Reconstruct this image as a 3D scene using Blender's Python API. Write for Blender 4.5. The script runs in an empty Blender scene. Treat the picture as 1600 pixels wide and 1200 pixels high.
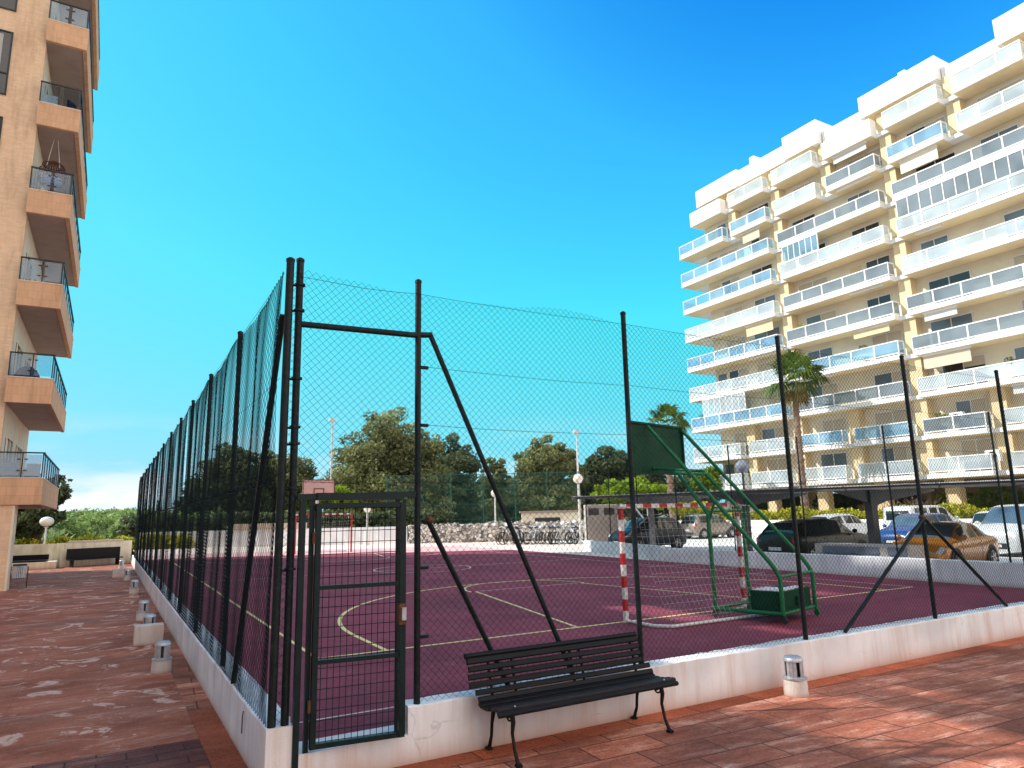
import bpy, math, random
import numpy as np
from mathutils import Vector, Matrix, Quaternion
random.seed(11); rng = np.random.default_rng(5)
R = math.radians
S = bpy.context.scene
col = S.collection

# ------------------------------------------------------------------ materials
def nodes(name):
    m = bpy.data.materials.new(name); m.use_nodes = True
    nt = m.node_tree; nt.nodes.clear()
    out = nt.nodes.new('ShaderNodeOutputMaterial')
    return m, nt, out
def N(nt, t, **kw):
    n = nt.nodes.new(t)
    for k, v in kw.items():
        if k in n.inputs.keys(): n.inputs[k].default_value = v
        else: setattr(n, k, v)
    return n
def ramp(nt, stops):
    r = nt.nodes.new('ShaderNodeValToRGB'); e = r.color_ramp.elements
    while len(e) < len(stops): e.new(.5)
    for el, (p, c) in zip(e, stops): el.position = p; el.color = (*c, 1) if len(c) == 3 else c
    return r
def c4(c): return (*c, 1)
def pos(nt, scale=(1, 1, 1), space='Object'):
    """object-space coordinates (world position for setting surfaces)"""
    if space == 'World': g = nt.nodes.new('ShaderNodeNewGeometry').outputs['Position']
    else: g = nt.nodes.new('ShaderNodeTexCoord').outputs['Object']
    mp = nt.nodes.new('ShaderNodeMapping'); mp.inputs['Scale'].default_value = scale
    nt.links.new(g, mp.inputs['Vector']); return mp.outputs['Vector']
def mat(name, c, rough=.6, var=.18, scale=3.0, metal=0.0, bump=0.0, bscale=40, dark=None, space='World', spec=.5, coat=0, stretch=(1, 1, 1)):
    """principled surface whose colour wanders with two octaves of noise (weathering, dirt)"""
    m, nt, out = nodes(name); L = nt.links
    b = N(nt, 'ShaderNodeBsdfPrincipled', Roughness=rough, Metallic=metal)
    b.inputs['Specular IOR Level'].default_value = spec
    if coat: b.inputs['Coat Weight'].default_value = coat; b.inputs['Coat Roughness'].default_value = .05
    v = pos(nt, stretch, space)
    n1 = N(nt, 'ShaderNodeTexNoise', Scale=scale, Detail=6.0, Roughness=.65); L.new(v, n1.inputs['Vector'])
    d = dark if dark else tuple(x * (1 - 2 * var) for x in c)
    hi = tuple(min(.95, x * (1 + var)) for x in c)
    r = ramp(nt, [(.25, d), (.5, c), (.75, hi)]); L.new(n1.outputs['Fac'], r.inputs['Fac'])
    L.new(r.outputs['Color'], b.inputs['Base Color'])
    if bump:
        n2 = N(nt, 'ShaderNodeTexNoise', Scale=bscale, Detail=4.0); L.new(v, n2.inputs['Vector'])
        bp = N(nt, 'ShaderNodeBump', Strength=bump, Distance=.02); L.new(n2.outputs['Fac'], bp.inputs['Height'])
        L.new(bp.outputs['Normal'], b.inputs['Normal'])
    L.new(b.outputs[0], out.inputs[0]); return m
def glass(name, tint, alpha, rough=.03, body=None):
    """pane: part see-through, part glossy tinted"""
    m, nt, out = nodes(name); L = nt.links
    b = N(nt, 'ShaderNodeBsdfPrincipled', Roughness=rough); b.inputs['Base Color'].default_value = c4(body or tint)
    b.inputs['Specular IOR Level'].default_value = .8
    t = N(nt, 'ShaderNodeBsdfTransparent'); t.inputs[0].default_value = c4(tint)
    mx = N(nt, 'ShaderNodeMixShader')
    v = pos(nt, (1, 1, 1), 'World'); n1 = N(nt, 'ShaderNodeTexNoise', Scale=.35, Detail=2.0); L.new(v, n1.inputs['Vector'])
    mr = N(nt, 'ShaderNodeMapRange'); mr.inputs['From Min'].default_value = .35; mr.inputs['From Max'].default_value = .65
    mr.inputs['To Min'].default_value = max(0, alpha - .15); mr.inputs['To Max'].default_value = min(1, alpha + .15)
    L.new(n1.outputs['Fac'], mr.inputs['Value']); L.new(mr.outputs[0], mx.inputs[0])
    L.new(t.outputs[0], mx.inputs[1]); L.new(b.outputs[0], mx.inputs[2]); L.new(mx.outputs[0], out.inputs[0]); return m
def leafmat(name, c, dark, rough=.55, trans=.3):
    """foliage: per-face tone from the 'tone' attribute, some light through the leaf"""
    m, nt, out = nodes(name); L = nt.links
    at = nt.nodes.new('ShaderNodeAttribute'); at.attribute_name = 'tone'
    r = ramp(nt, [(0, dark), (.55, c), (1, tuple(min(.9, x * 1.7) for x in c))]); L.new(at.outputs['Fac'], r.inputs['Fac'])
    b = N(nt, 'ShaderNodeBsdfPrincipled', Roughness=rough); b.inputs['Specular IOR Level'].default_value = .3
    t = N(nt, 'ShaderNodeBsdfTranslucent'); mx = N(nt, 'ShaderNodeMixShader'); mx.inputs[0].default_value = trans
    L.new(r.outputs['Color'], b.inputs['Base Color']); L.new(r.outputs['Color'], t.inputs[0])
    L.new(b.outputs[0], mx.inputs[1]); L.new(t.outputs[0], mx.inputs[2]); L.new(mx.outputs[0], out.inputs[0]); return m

def paving(name, c1, c2, c3, mortar, band_dir=0, bw=1.5, bh=.32):
    """stamped concrete laid as long boards: brick pattern joints, streaky worn stain"""
    m, nt, out = nodes(name); L = nt.links
    b = N(nt, 'ShaderNodeBsdfPrincipled'); b.inputs['Specular IOR Level'].default_value = .16
    g = nt.nodes.new('ShaderNodeNewGeometry').outputs['Position']
    mp = nt.nodes.new('ShaderNodeMapping'); mp.inputs['Rotation'].default_value = (0, 0, band_dir); L.new(g, mp.inputs['Vector'])
    br = N(nt, 'ShaderNodeTexBrick', Scale=1.0); br.inputs['Brick Width'].default_value = bw; br.inputs['Row Height'].default_value = bh
    br.inputs['Mortar Size'].default_value = .011; br.inputs['Mortar Smooth'].default_value = .6; br.inputs['Bias'].default_value = -.1
    br.inputs['Color1'].default_value = (0, 0, 0, 1); br.inputs['Color2'].default_value = (1, 1, 1, 1); br.inputs['Mortar'].default_value = (.5, .5, .5, 1)
    L.new(mp.outputs[0], br.inputs['Vector'])
    st = nt.nodes.new('ShaderNodeMapping'); st.inputs['Scale'].default_value = (.7, 2.9, 1); L.new(mp.outputs[0], st.inputs['Vector'])
    st2 = nt.nodes.new('ShaderNodeMapping'); st2.inputs['Scale'].default_value = (.8, 1.7, 1); L.new(mp.outputs[0], st2.inputs['Vector'])
    n1 = N(nt, 'ShaderNodeTexNoise', Scale=1.6, Detail=8.0, Roughness=.7); L.new(st.outputs[0], n1.inputs['Vector'])
    n2 = N(nt, 'ShaderNodeTexNoise', Scale=.45, Detail=5.0, Roughness=.6); L.new(g, n2.inputs['Vector'])
    r1 = ramp(nt, [(.3, c1), (.52, c2), (.72, c3)]); L.new(n1.outputs['Fac'], r1.inputs['Fac'])
    # large worn patches where the stain has gone pale
    r2 = ramp(nt, [(.4, (.72, .72, .74)), (.6, (1.18, 1.15, 1.12))]); L.new(n2.outputs['Fac'], r2.inputs['Fac'])
    mul = N(nt, 'ShaderNodeMix', data_type='RGBA', blend_type='MULTIPLY'); mul.inputs['Factor'].default_value = 1
    L.new(r1.outputs['Color'], mul.inputs['A']); L.new(r2.outputs['Color'], mul.inputs['B'])
    tone = N(nt, 'ShaderNodeMix', data_type='RGBA', blend_type='MULTIPLY'); tone.inputs['Factor'].default_value = 1
    r3 = ramp(nt, [(0, (.70, .68, .68)), (1, (1.18, 1.14, 1.10))]); L.new(br.outputs['Color'], r3.inputs['Fac'])
    L.new(mul.outputs['Result'], tone.inputs['A']); L.new(r3.outputs['Color'], tone.inputs['B'])
    # bleached, scuffed areas and fine grit
    n4 = N(nt, 'ShaderNodeTexNoise', Scale=.9, Detail=9.0, Roughness=.72); n4.inputs['Distortion'].default_value = .6; L.new(st2.outputs[0], n4.inputs['Vector'])
    r4 = ramp(nt, [(.62, (0,) * 3), (.72, (.4,) * 3), (.84, (.7,) * 3)]); L.new(n4.outputs['Fac'], r4.inputs['Fac'])
    wn = N(nt, 'ShaderNodeMix', data_type='RGBA'); wn.inputs['B'].default_value = c4(tuple(min(.8, x * k) for x, k in zip(c3, (1.12, 1.55, 1.75)))); L.new(r4.outputs['Color'], wn.inputs['Factor']); L.new(tone.outputs['Result'], wn.inputs['A'])
    n5 = N(nt, 'ShaderNodeTexNoise', Scale=38.0, Detail=3.0, Roughness=.7); L.new(g, n5.inputs['Vector'])
    r5 = ramp(nt, [(.34, (.62,) * 3), (.5, (1,) * 3), (.68, (1.22,) * 3)]); L.new(n5.outputs['Fac'], r5.inputs['Fac'])
    gr = N(nt, 'ShaderNodeMix', data_type='RGBA', blend_type='MULTIPLY'); gr.inputs['Factor'].default_value = 1; L.new(wn.outputs['Result'], gr.inputs['A']); L.new(r5.outputs['Color'], gr.inputs['B']); tone = gr
    mo = N(nt, 'ShaderNodeMix', data_type='RGBA'); mo.inputs['B'].default_value = c4(mortar)
    L.new(br.outputs['Fac'], mo.inputs['Factor']); L.new(tone.outputs['Result'], mo.inputs['A'])
    L.new(mo.outputs['Result'], b.inputs['Base Color'])
    rr = ramp(nt, [(.3, (.75,) * 3), (.7, (.5,) * 3)]); L.new(n2.outputs['Fac'], rr.inputs['Fac']); L.new(rr.outputs['Color'], b.inputs['Roughness'])
    ad = N(nt, 'ShaderNodeMath', operation='MULTIPLY_ADD'); ad.inputs[1].default_value = -1.4; L.new(br.outputs['Fac'], ad.inputs[0]); L.new(n1.outputs['Fac'], ad.inputs[2])
    bp = N(nt, 'ShaderNodeBump', Strength=.5, Distance=.012); L.new(ad.outputs[0], bp.inputs['Height']); L.new(bp.outputs['Normal'], b.inputs['Normal'])
    L.new(b.outputs[0], out.inputs[0]); return m

def stained_wall(name, c, stain, zlo, zhi):
    """painted render: rust-brown runs down the face and dirt splashed along its foot"""
    m, nt, out = nodes(name); L = nt.links
    b = N(nt, 'ShaderNodeBsdfPrincipled', Roughness=.75); b.inputs['Specular IOR Level'].default_value = .2
    g = nt.nodes.new('ShaderNodeNewGeometry').outputs['Position']
    mp = nt.nodes.new('ShaderNodeMapping'); mp.inputs['Scale'].default_value = (5, 5, .5); L.new(g, mp.inputs['Vector'])
    n1 = N(nt, 'ShaderNodeTexNoise', Scale=1.0, Detail=7.0, Roughness=.7); L.new(mp.outputs[0], n1.inputs['Vector'])
    n2 = N(nt, 'ShaderNodeTexNoise', Scale=1.1, Detail=5.0); L.new(g, n2.inputs['Vector'])
    sx = nt.nodes.new('ShaderNodeSeparateXYZ'); L.new(g, sx.inputs[0])
    mr = N(nt, 'ShaderNodeMapRange'); mr.inputs['From Min'].default_value = zlo; mr.inputs['From Max'].default_value = zhi
    mr.inputs['To Min'].default_value = 1; mr.inputs['To Max'].default_value = 0; L.new(sx.outputs['Z'], mr.inputs['Value'])
    r0 = ramp(nt, [(.35, tuple(x * .8 for x in c)), (.6, c)]); L.new(n2.outputs['Fac'], r0.inputs['Fac'])
    rs = ramp(nt, [(.46, (0,) * 3), (.62, (.35,) * 3), (.8, (.9,) * 3)]); L.new(n1.outputs['Fac'], rs.inputs['Fac'])
    m1 = N(nt, 'ShaderNodeMix', data_type='RGBA'); m1.inputs['B'].default_value = c4(stain)
    L.new(rs.outputs['Color'], m1.inputs['Factor']); L.new(r0.outputs['Color'], m1.inputs['A'])
    pw = N(nt, 'ShaderNodeMath', operation='POWER'); pw.inputs[1].default_value = 3; L.new(mr.outputs[0], pw.inputs[0])
    pm = N(nt, 'ShaderNodeMath', operation='MULTIPLY'); pm.inputs[1].default_value = .75; L.new(pw.outputs[0], pm.inputs[0])
    m2 = N(nt, 'ShaderNodeMix', data_type='RGBA'); m2.inputs['B'].default_value = c4((stain[0] * .85, stain[1] * .62, stain[2] * .5))
    L.new(pm.outputs[0], m2.inputs['Factor']); L.new(m1.outputs['Result'], m2.inputs['A'])
    # hairline cracks, only here and there
    vo = N(nt, 'ShaderNodeTexVoronoi', Scale=1.3); vo.feature = 'DISTANCE_TO_EDGE'
    nd = N(nt, 'ShaderNodeTexNoise', Scale=4.0, Detail=3.0); L.new(g, nd.inputs['Vector']); va = N(nt, 'ShaderNodeVectorMath', operation='MULTIPLY_ADD'); va.inputs[1].default_value = (.25, .25, .25)
    L.new(nd.outputs['Color'], va.inputs[0]); L.new(g, va.inputs[2]); L.new(va.outputs[0], vo.inputs['Vector'])
    rc = ramp(nt, [(0, (1,) * 3), (.012, (0,) * 3)]); L.new(vo.outputs['Distance'], rc.inputs['Fac'])
    rm = ramp(nt, [(.56, (0,) * 3), (.64, (.32,) * 3)]); L.new(n2.outputs['Fac'], rm.inputs['Fac'])
    cm = N(nt, 'ShaderNodeMath', operation='MULTIPLY'); L.new(rc.outputs['Color'], cm.inputs[0]); L.new(rm.outputs['Color'], cm.inputs[1])
    m3 = N(nt, 'ShaderNodeMix', data_type='RGBA'); m3.inputs['B'].default_value = c4(tuple(x * .3 for x in c)); L.new(cm.outputs[0], m3.inputs['Factor']); L.new(m2.outputs['Result'], m3.inputs['A'])
    L.new(m3.outputs['Result'], b.inputs['Base Color'])
    n3 = N(nt, 'ShaderNodeTexNoise', Scale=55.0, Detail=3.0); L.new(g, n3.inputs['Vector'])
    bp = N(nt, 'ShaderNodeBump', Strength=.25, Distance=.01); L.new(n3.outputs['Fac'], bp.inputs['Height']); L.new(bp.outputs['Normal'], b.inputs['Normal'])
    L.new(b.outputs[0], out.inputs[0]); return m

def brickmat(name, c1, c2, mortar, w=.24, h=.07, swap=True):
    """facing brick: courses in z, run along x+y"""
    m, nt, out = nodes(name); L = nt.links
    b = N(nt, 'ShaderNodeBsdfPrincipled', Roughness=.8); b.inputs['Specular IOR Level'].default_value = .2
    g = nt.nodes.new('ShaderNodeNewGeometry').outputs['Position']; sx = nt.nodes.new('ShaderNodeSeparateXYZ'); L.new(g, sx.inputs[0])
    ad = N(nt, 'ShaderNodeMath', operation='ADD'); L.new(sx.outputs['X'], ad.inputs[0]); L.new(sx.outputs['Y'], ad.inputs[1])
    cx = nt.nodes.new('ShaderNodeCombineXYZ'); L.new(ad.outputs[0], cx.inputs['X']); L.new(sx.outputs['Z'], cx.inputs['Y'])
    br = N(nt, 'ShaderNodeTexBrick', Scale=1.0); br.inputs['Brick Width'].default_value = w; br.inputs['Row Height'].default_value = h
    br.inputs['Mortar Size'].default_value = .006; br.inputs['Color1'].default_value = c4(c1); br.inputs['Color2'].default_value = c4(c2); br.inputs['Mortar'].default_value = c4(mortar)
    L.new(cx.outputs[0], br.inputs['Vector'])
    mp = nt.nodes.new('ShaderNodeMapping'); mp.inputs['Scale'].default_value = (3, 3, .5); L.new(g, mp.inputs['Vector'])
    n1 = N(nt, 'ShaderNodeTexNoise', Scale=1.2, Detail=6.0, Roughness=.65); L.new(mp.outputs[0], n1.inputs['Vector'])
    r = ramp(nt, [(.3, (.80, .76, .72)), (.5, (1.0, .99, .98)), (.75, (1.1, 1.08, 1.05))]); L.new(n1.outputs['Fac'], r.inputs['Fac'])
    mu = N(nt, 'ShaderNodeMix', data_type='RGBA', blend_type='MULTIPLY'); mu.inputs['Factor'].default_value = 1
    L.new(br.outputs['Color'], mu.inputs['A']); L.new(r.outputs['Color'], mu.inputs['B']); L.new(mu.outputs['Result'], b.inputs['Base Color'])
    L.new(b.outputs[0], out.inputs[0]); return m

M = {}
M['plaza'] = paving('stamped_red_paving', (.25, .080, .046), (.44, .150, .090), (.80, .46, .34), (.10, .038, .026), R(3), .78, .39)
def worn_slab(name):
    m, nt, out = nodes(name); L = nt.links
    b = N(nt, 'ShaderNodeBsdfPrincipled'); b.inputs['Specular IOR Level'].default_value = .2
    g = nt.nodes.new('ShaderNodeNewGeometry').outputs['Position']
    def nz(sc, det, ro, dist, st=(1, 1, 1)):
        mp = nt.nodes.new('ShaderNodeMapping'); mp.inputs['Scale'].default_value = st; L.new(g, mp.inputs['Vector'])
        n = N(nt, 'ShaderNodeTexNoise', Scale=sc, Detail=det, Roughness=ro); n.inputs['Distortion'].default_value = dist; L.new(mp.outputs[0], n.inputs['Vector']); return n.outputs['Fac']
    def mixc(A, col_, fac):
        x = N(nt, 'ShaderNodeMix', data_type='RGBA'); x.inputs['B'].default_value = c4(col_); L.new(fac, x.inputs['Factor']); L.new(A, x.inputs['A']); return x.outputs['Result']
    def rmp(f, st): r = ramp(nt, st); L.new(f, r.inputs['Fac']); return r.outputs['Color']
    base = rmp(nz(.8, 8, .68, .3, (.8, 1.5, 1)), [(.28, (.18, .056, .032)), (.5, (.37, .115, .065)), (.72, (.50, .19, .12))])
    damp = rmp(nz(.33, 5, .6, .4, (.7, 1.6, 1)), [(.52, (0,) * 3), (.68, (.5,) * 3)])
    c_ = mixc(base, (.12, .062, .045), damp)
    pale = rmp(nz(1.5, 10, .75, 1.4, (.8, 1.9, 1)), [(.53, (0,) * 3), (.63, (.5,) * 3), (.78, (.95,) * 3)]); c_ = mixc(c_, (.66, .38, .29), pale)
    scr = rmp(nz(.75, 7, .62, 2.6), [(.585, (0,) * 3), (.615, (.75,) * 3), (.655, (.75,) * 3), (.70, (0,) * 3)]); c_ = mixc(c_, (.74, .48, .38), scr)
    br = N(nt, 'ShaderNodeTexBrick', Scale=1.0); br.inputs['Brick Width'].default_value = 2.2; br.inputs['Row Height'].default_value = 1.6; br.inputs['Mortar Size'].default_value = .008; br.inputs['Mortar Smooth'].default_value = .8; L.new(g, br.inputs['Vector'])
    br.offset = 0.0
    jm = N(nt, 'ShaderNodeMath', operation='MULTIPLY'); jm.inputs[1].default_value = .3; L.new(br.outputs['Fac'], jm.inputs[0]); c_ = mixc(c_, (.07, .03, .02), jm.outputs[0])
    gr = rmp(nz(34, 4, .7, 0), [(.3, (.72,) * 3), (.5, (1,) * 3), (.7, (1.18,) * 3)])
    mu = N(nt, 'ShaderNodeMix', data_type='RGBA', blend_type='MULTIPLY'); mu.inputs['Factor'].default_value = 1; L.new(c_, mu.inputs['A']); L.new(gr, mu.inputs['B']); L.new(mu.outputs['Result'], b.inputs['Base Color'])
    L.new(rmp(damp, [(0, (.8,) * 3), (.6, (.6,) * 3)]), b.inputs['Roughness'])
    bp = N(nt, 'ShaderNodeBump', Strength=.35, Distance=.01); L.new(gr, bp.inputs['Height']); L.new(bp.outputs['Normal'], b.inputs['Normal'])
    L.new(b.outputs[0], out.inputs[0]); return m
M['terrace'] = worn_slab('worn_terrace_concrete')
M['band'] = paving('dark_stamped_band', (.15, .048, .038), (.20, .066, .052), (.34, .15, .12), (.05, .02, .016), 0, .5, .22)
M['border'] = paving('red_border_paving', (.40, .095, .042), (.50, .125, .055), (.58, .17, .085), (.12, .04, .025), 0, .9, 3)
M['court'] = mat('purple_court_paint', (.31, .062, .108), .8, .14, 1.1, bump=.15, bscale=120, dark=(.235, .046, .085), spec=.12)
def courtmat(name, c, dark, dust):
    m, nt, out = nodes(name); L = nt.links
    b = N(nt, 'ShaderNodeBsdfPrincipled', Roughness=.8); b.inputs['Specular IOR Level'].default_value = .12
    g = nt.nodes.new('ShaderNodeNewGeometry').outputs['Position']
    n1 = N(nt, 'ShaderNodeTexNoise', Scale=.42, Detail=7.0, Roughness=.62); L.new(g, n1.inputs['Vector'])
    n2 = N(nt, 'ShaderNodeTexNoise', Scale=2.6, Detail=9.0, Roughness=.75); n2.inputs['Distortion'].default_value = 1.2; L.new(g, n2.inputs['Vector'])
    n3 = N(nt, 'ShaderNodeTexNoise', Scale=90.0, Detail=2.0); L.new(g, n3.inputs['Vector'])
    r1 = ramp(nt, [(.3, dark), (.55, c), (.75, tuple(x * 1.2 for x in c))]); L.new(n1.outputs['Fac'], r1.inputs['Fac'])
    r2 = ramp(nt, [(.50, (0,) * 3), (.64, (.18,) * 3), (.8, (.6,) * 3)]); L.new(n2.outputs['Fac'], r2.inputs['Fac'])
    mx = N(nt, 'ShaderNodeMix', data_type='RGBA'); mx.inputs['B'].default_value = c4(dust); L.new(r2.outputs['Color'], mx.inputs['Factor']); L.new(r1.outputs['Color'], mx.inputs['A'])
    r3 = ramp(nt, [(.3, (.72,) * 3), (.7, (1.2,) * 3)]); L.new(n3.outputs['Fac'], r3.inputs['Fac'])
    mu = N(nt, 'ShaderNodeMix', data_type='RGBA', blend_type='MULTIPLY'); mu.inputs['Factor'].default_value = 1; L.new(mx.outputs['Result'], mu.inputs['A']); L.new(r3.outputs['Color'], mu.inputs['B'])
    L.new(mu.outputs['Result'], b.inputs['Base Color'])
    vo = N(nt, 'ShaderNodeTexVoronoi', Scale=.5); vo.feature = 'DISTANCE_TO_EDGE'; L.new(g, vo.inputs['Vector'])
    bp = N(nt, 'ShaderNodeBump', Strength=.2, Distance=.006); L.new(n3.outputs['Fac'], bp.inputs['Height']); L.new(bp.outputs['Normal'], b.inputs['Normal'])
    L.new(b.outputs[0], out.inputs[0]); return m
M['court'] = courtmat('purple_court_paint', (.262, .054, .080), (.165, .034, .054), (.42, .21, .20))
M['courtend'] = courtmat('painted_sunlit_court', (.80, .47, .46), (.66, .36, .36), (.86, .68, .6))  # paler copy of the court colour with direct sun painted into it
M['line'] = mat('worn_yellow_line', (.90, .68, .27), .6, .12, 6)
M['linew'] = mat('faded_line', (.74, .52, .42), .6, .2, 5)
M['apron'] = mat('sandy_pink_apron', (.86, .68, .58), .9, .14, .8, bump=.2)
M['asphalt'] = mat('pale_parking_concrete', (.78, .74, .69), .9, .12, .6, bump=.2, bscale=60)
M['earth'] = mat('dry_earth', (.20, .17, .10), .95, .25, .05)
M['hill'] = mat('hazy_hill_scrub', (.16, .21, .19), .95, .3, .03)
M['wall'] = stained_wall('white_stained_render', (.93, .92, .92), (.62, .42, .30), -.25, .1)
M['wallside'] = stained_wall('white_wall_paint', (.90, .92, .97), (.62, .50, .42), -.25, -.05)
M['wall_r'] = stained_wall('parking_wall_paint', (.86, .87, .92), (.45, .42, .42), 0, .2)
M['cream'] = stained_wall('cream_wall_paint', (.90, .82, .64), (.45, .34, .22), -.25, .1)
M['concrete'] = mat('rough_concrete', (.56, .46, .36), .9, .2, 6, bump=.3)
M['bollbase'] = stained_wall('bollard_plaster', (.66, .60, .55), (.38, .2, .12), -.25, -.15)
M['post'] = mat('dark_fence_paint', (.010, .015, .016), .45, spec=.22, var=1.2, scale=18, bump=.3, bscale=60, dark=(.004, .007, .008))
M['wire'] = mat('dark_green_wire', (.006, .018, .020), .5, .1, 5, spec=.15)
M['gate'] = mat('gate_green_paint', (.006, .017, .017), .4, .3, 8, dark=(.002, .007, .008), spec=.25)
M['rust'] = mat('rusted_steel', (.13, .05, .025), .8, .4, 25)
M['slat'] = mat('black_bench_paint', (.007, .007, .008), .5, .3, 9, bump=.35, bscale=30, stretch=(.3, 2, 2), spec=.2)
M['slatworn'] = mat('worn_bench_paint', (.026, .022, .022), .55, .4, 14, dark=(.007, .007, .007), stretch=(.6, 4, 4), spec=.25)
M['iron'] = mat('cast_iron', (.011, .008, .007), .55, .4, 20, bump=.3, spec=.25)
M['alu'] = mat('brushed_steel', (.52, .53, .56), .5, .2, 12, metal=.7)
M['aludark'] = mat('dark_steel_core', (.06, .06, .065), .5, .2, 12, metal=.5)  # dark steel of the bollard lamp core
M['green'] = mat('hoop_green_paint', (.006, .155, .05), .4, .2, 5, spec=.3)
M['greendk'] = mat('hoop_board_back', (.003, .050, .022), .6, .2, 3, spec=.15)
M['red'] = mat('goal_red_paint', (.45, .012, .014), .4, .15, 6)
M['white'] = mat('goal_white_paint', (.72, .70, .68), .45, .1, 6)
M['net'] = mat('goal_net', (.55, .55, .55), .8, .1, 6)
M['brick'] = brickmat('orange_facing_brick', (.90, .62, .40), (.82, .54, .33), (.72, .54, .40))
M['tile'] = brickmat('orange_balcony_tile', (.76, .45, .265), (.70, .41, .235), (.54, .34, .22), .28, .3)
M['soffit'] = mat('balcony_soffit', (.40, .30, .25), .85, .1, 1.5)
M['trimw'] = mat('pale_trim', (.84, .70, .54), .8, .1, 2)
M['rail'] = mat('black_rail', (.014, .016, .02), .4, .2, 6)
M['glassL'] = glass('balcony_glass_blue', (.72, .80, .86), .13)
M['windark'] = mat('dark_window', (.022, .024, .022), .08, .3, .6, spec=.9)
M['curtain'] = mat('curtain_cloth', (.48, .46, .42), .9, .2, 8, stretch=(6, 6, .4))
M['fabricw'] = mat('white_fabric', (.7, .68, .66), .9, .1, 5)
M['fabricb'] = mat('navy_cover', (.018, .022, .05), .8, .3, 3)
M['fabricp'] = mat('patterned_blue_cushion', (.35, .45, .75), .9, .6, 14)
M['wicker'] = mat('brown_wicker', (.14, .055, .03), .8, .5, 30)
M['fw'] = mat('facade_white', (.90, .88, .86), .7, .05, .3)
M['fo'] = mat('facade_ochre', (.84, .64, .38), .8, .10, .35)
M['fc'] = mat('facade_cream', (.92, .80, .62), .8, .10, .35)
M['fsoff'] = mat('facade_soffit', (.90, .70, .43), .85, .08, .5)
M['fgw'] = glass('frosted_rail_glass', (.85, .92, .95), .5, .12, (.74, .80, .83))
M['fgb'] = glass('blue_rail_glass', (.70, .88, .97), .38, .04, (.42, .64, .82))
M['fgg'] = glass('grey_rail_glass', (.55, .62, .66), .55, .04, (.34, .39, .43))
M['fwin'] = glass('facade_window_glass', (.4, .46, .5), .8, .03, (.22, .28, .33))
M['shutter'] = mat('roller_shutter', (.66, .55, .42), .7, .08, 6, stretch=(.2, .2, 8))
M['steelgrey'] = mat('carport_steel', (.13, .135, .15), .5, .2, 3)
M['roofgrey'] = mat('carport_sheet', (.11, .10, .095), .6, .25, 2)
M['roofpale'] = mat('carport_edge', (.42, .42, .42), .6, .2, 2)
def banded(name, axis, period, c1, c2, phase=0.0):
    m, nt, out = nodes(name); L = nt.links
    b = N(nt, 'ShaderNodeBsdfPrincipled', Roughness=.42)
    sx = nt.nodes.new('ShaderNodeSeparateXYZ'); L.new(nt.nodes.new('ShaderNodeTexCoord').outputs['Object'], sx.inputs[0])
    ad = N(nt, 'ShaderNodeMath', operation='ADD'); ad.inputs[1].default_value = phase; L.new(sx.outputs[axis], ad.inputs[0])
    md = N(nt, 'ShaderNodeMath', operation='PINGPONG'); md.inputs[1].default_value = period; L.new(ad.outputs[0], md.inputs[0])
    gt = N(nt, 'ShaderNodeMath', operation='GREATER_THAN'); gt.inputs[1].default_value = period / 2; L.new(md.outputs[0], gt.inputs[0])
    n1 = N(nt, 'ShaderNodeTexNoise', Scale=7.0, Detail=5.0); r = ramp(nt, [(.3, (.75,) * 3), (.6, (1,) * 3)]); L.new(n1.outputs['Fac'], r.inputs['Fac'])
    mx = N(nt, 'ShaderNodeMix', data_type='RGBA'); mx.inputs['A'].default_value = c4(c1); mx.inputs['B'].default_value = c4(c2); L.new(gt.outputs[0], mx.inputs['Factor'])
    mu = N(nt, 'ShaderNodeMix', data_type='RGBA', blend_type='MULTIPLY'); mu.inputs['Factor'].default_value = 1; L.new(mx.outputs['Result'], mu.inputs['A']); L.new(r.outputs['Color'], mu.inputs['B'])
    L.new(mu.outputs['Result'], b.inputs['Base Color']); L.new(b.outputs[0], out.inputs[0]); return m
M['band_z'] = banded('red_white_bands_up', 'Z', .2, (.45, .012, .014), (.74, .72, .70), .1)
M['band_x'] = banded('red_white_bands_along', 'X', .2, (.45, .012, .014), (.74, .72, .70), .1)
M['pebble'] = mat('pebble_dash', (.52, .46, .42), .95, .45, 38, bump=.6, bscale=50)
M['louvre'] = mat('grey_louvre', (.15, .17, .22), .5, .2, 4)
M['cab'] = mat('cabinet_beige', (.50, .45, .40), .8, .08, 2)
M['globe'] = mat('lamp_globe', (.80, .77, .70), .25, .05, 2)
M['globeb'] = glass('smoky_globe', (.5, .55, .65), .8, .08, (.30, .32, .40))
M['pole'] = mat('white_pole', (.72, .70, .68), .5, .1, 3)
M['poledk'] = mat('dark_pole', (.05, .045, .05), .5, .1, 3)
M['tennis'] = mat('tennis_green', (.012, .10, .075), .5, .15, 4)
M['stone'] = mat('rubble_stone', (.50, .46, .40), .95, .4, 3.5, bump=.8, bscale=5)
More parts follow.
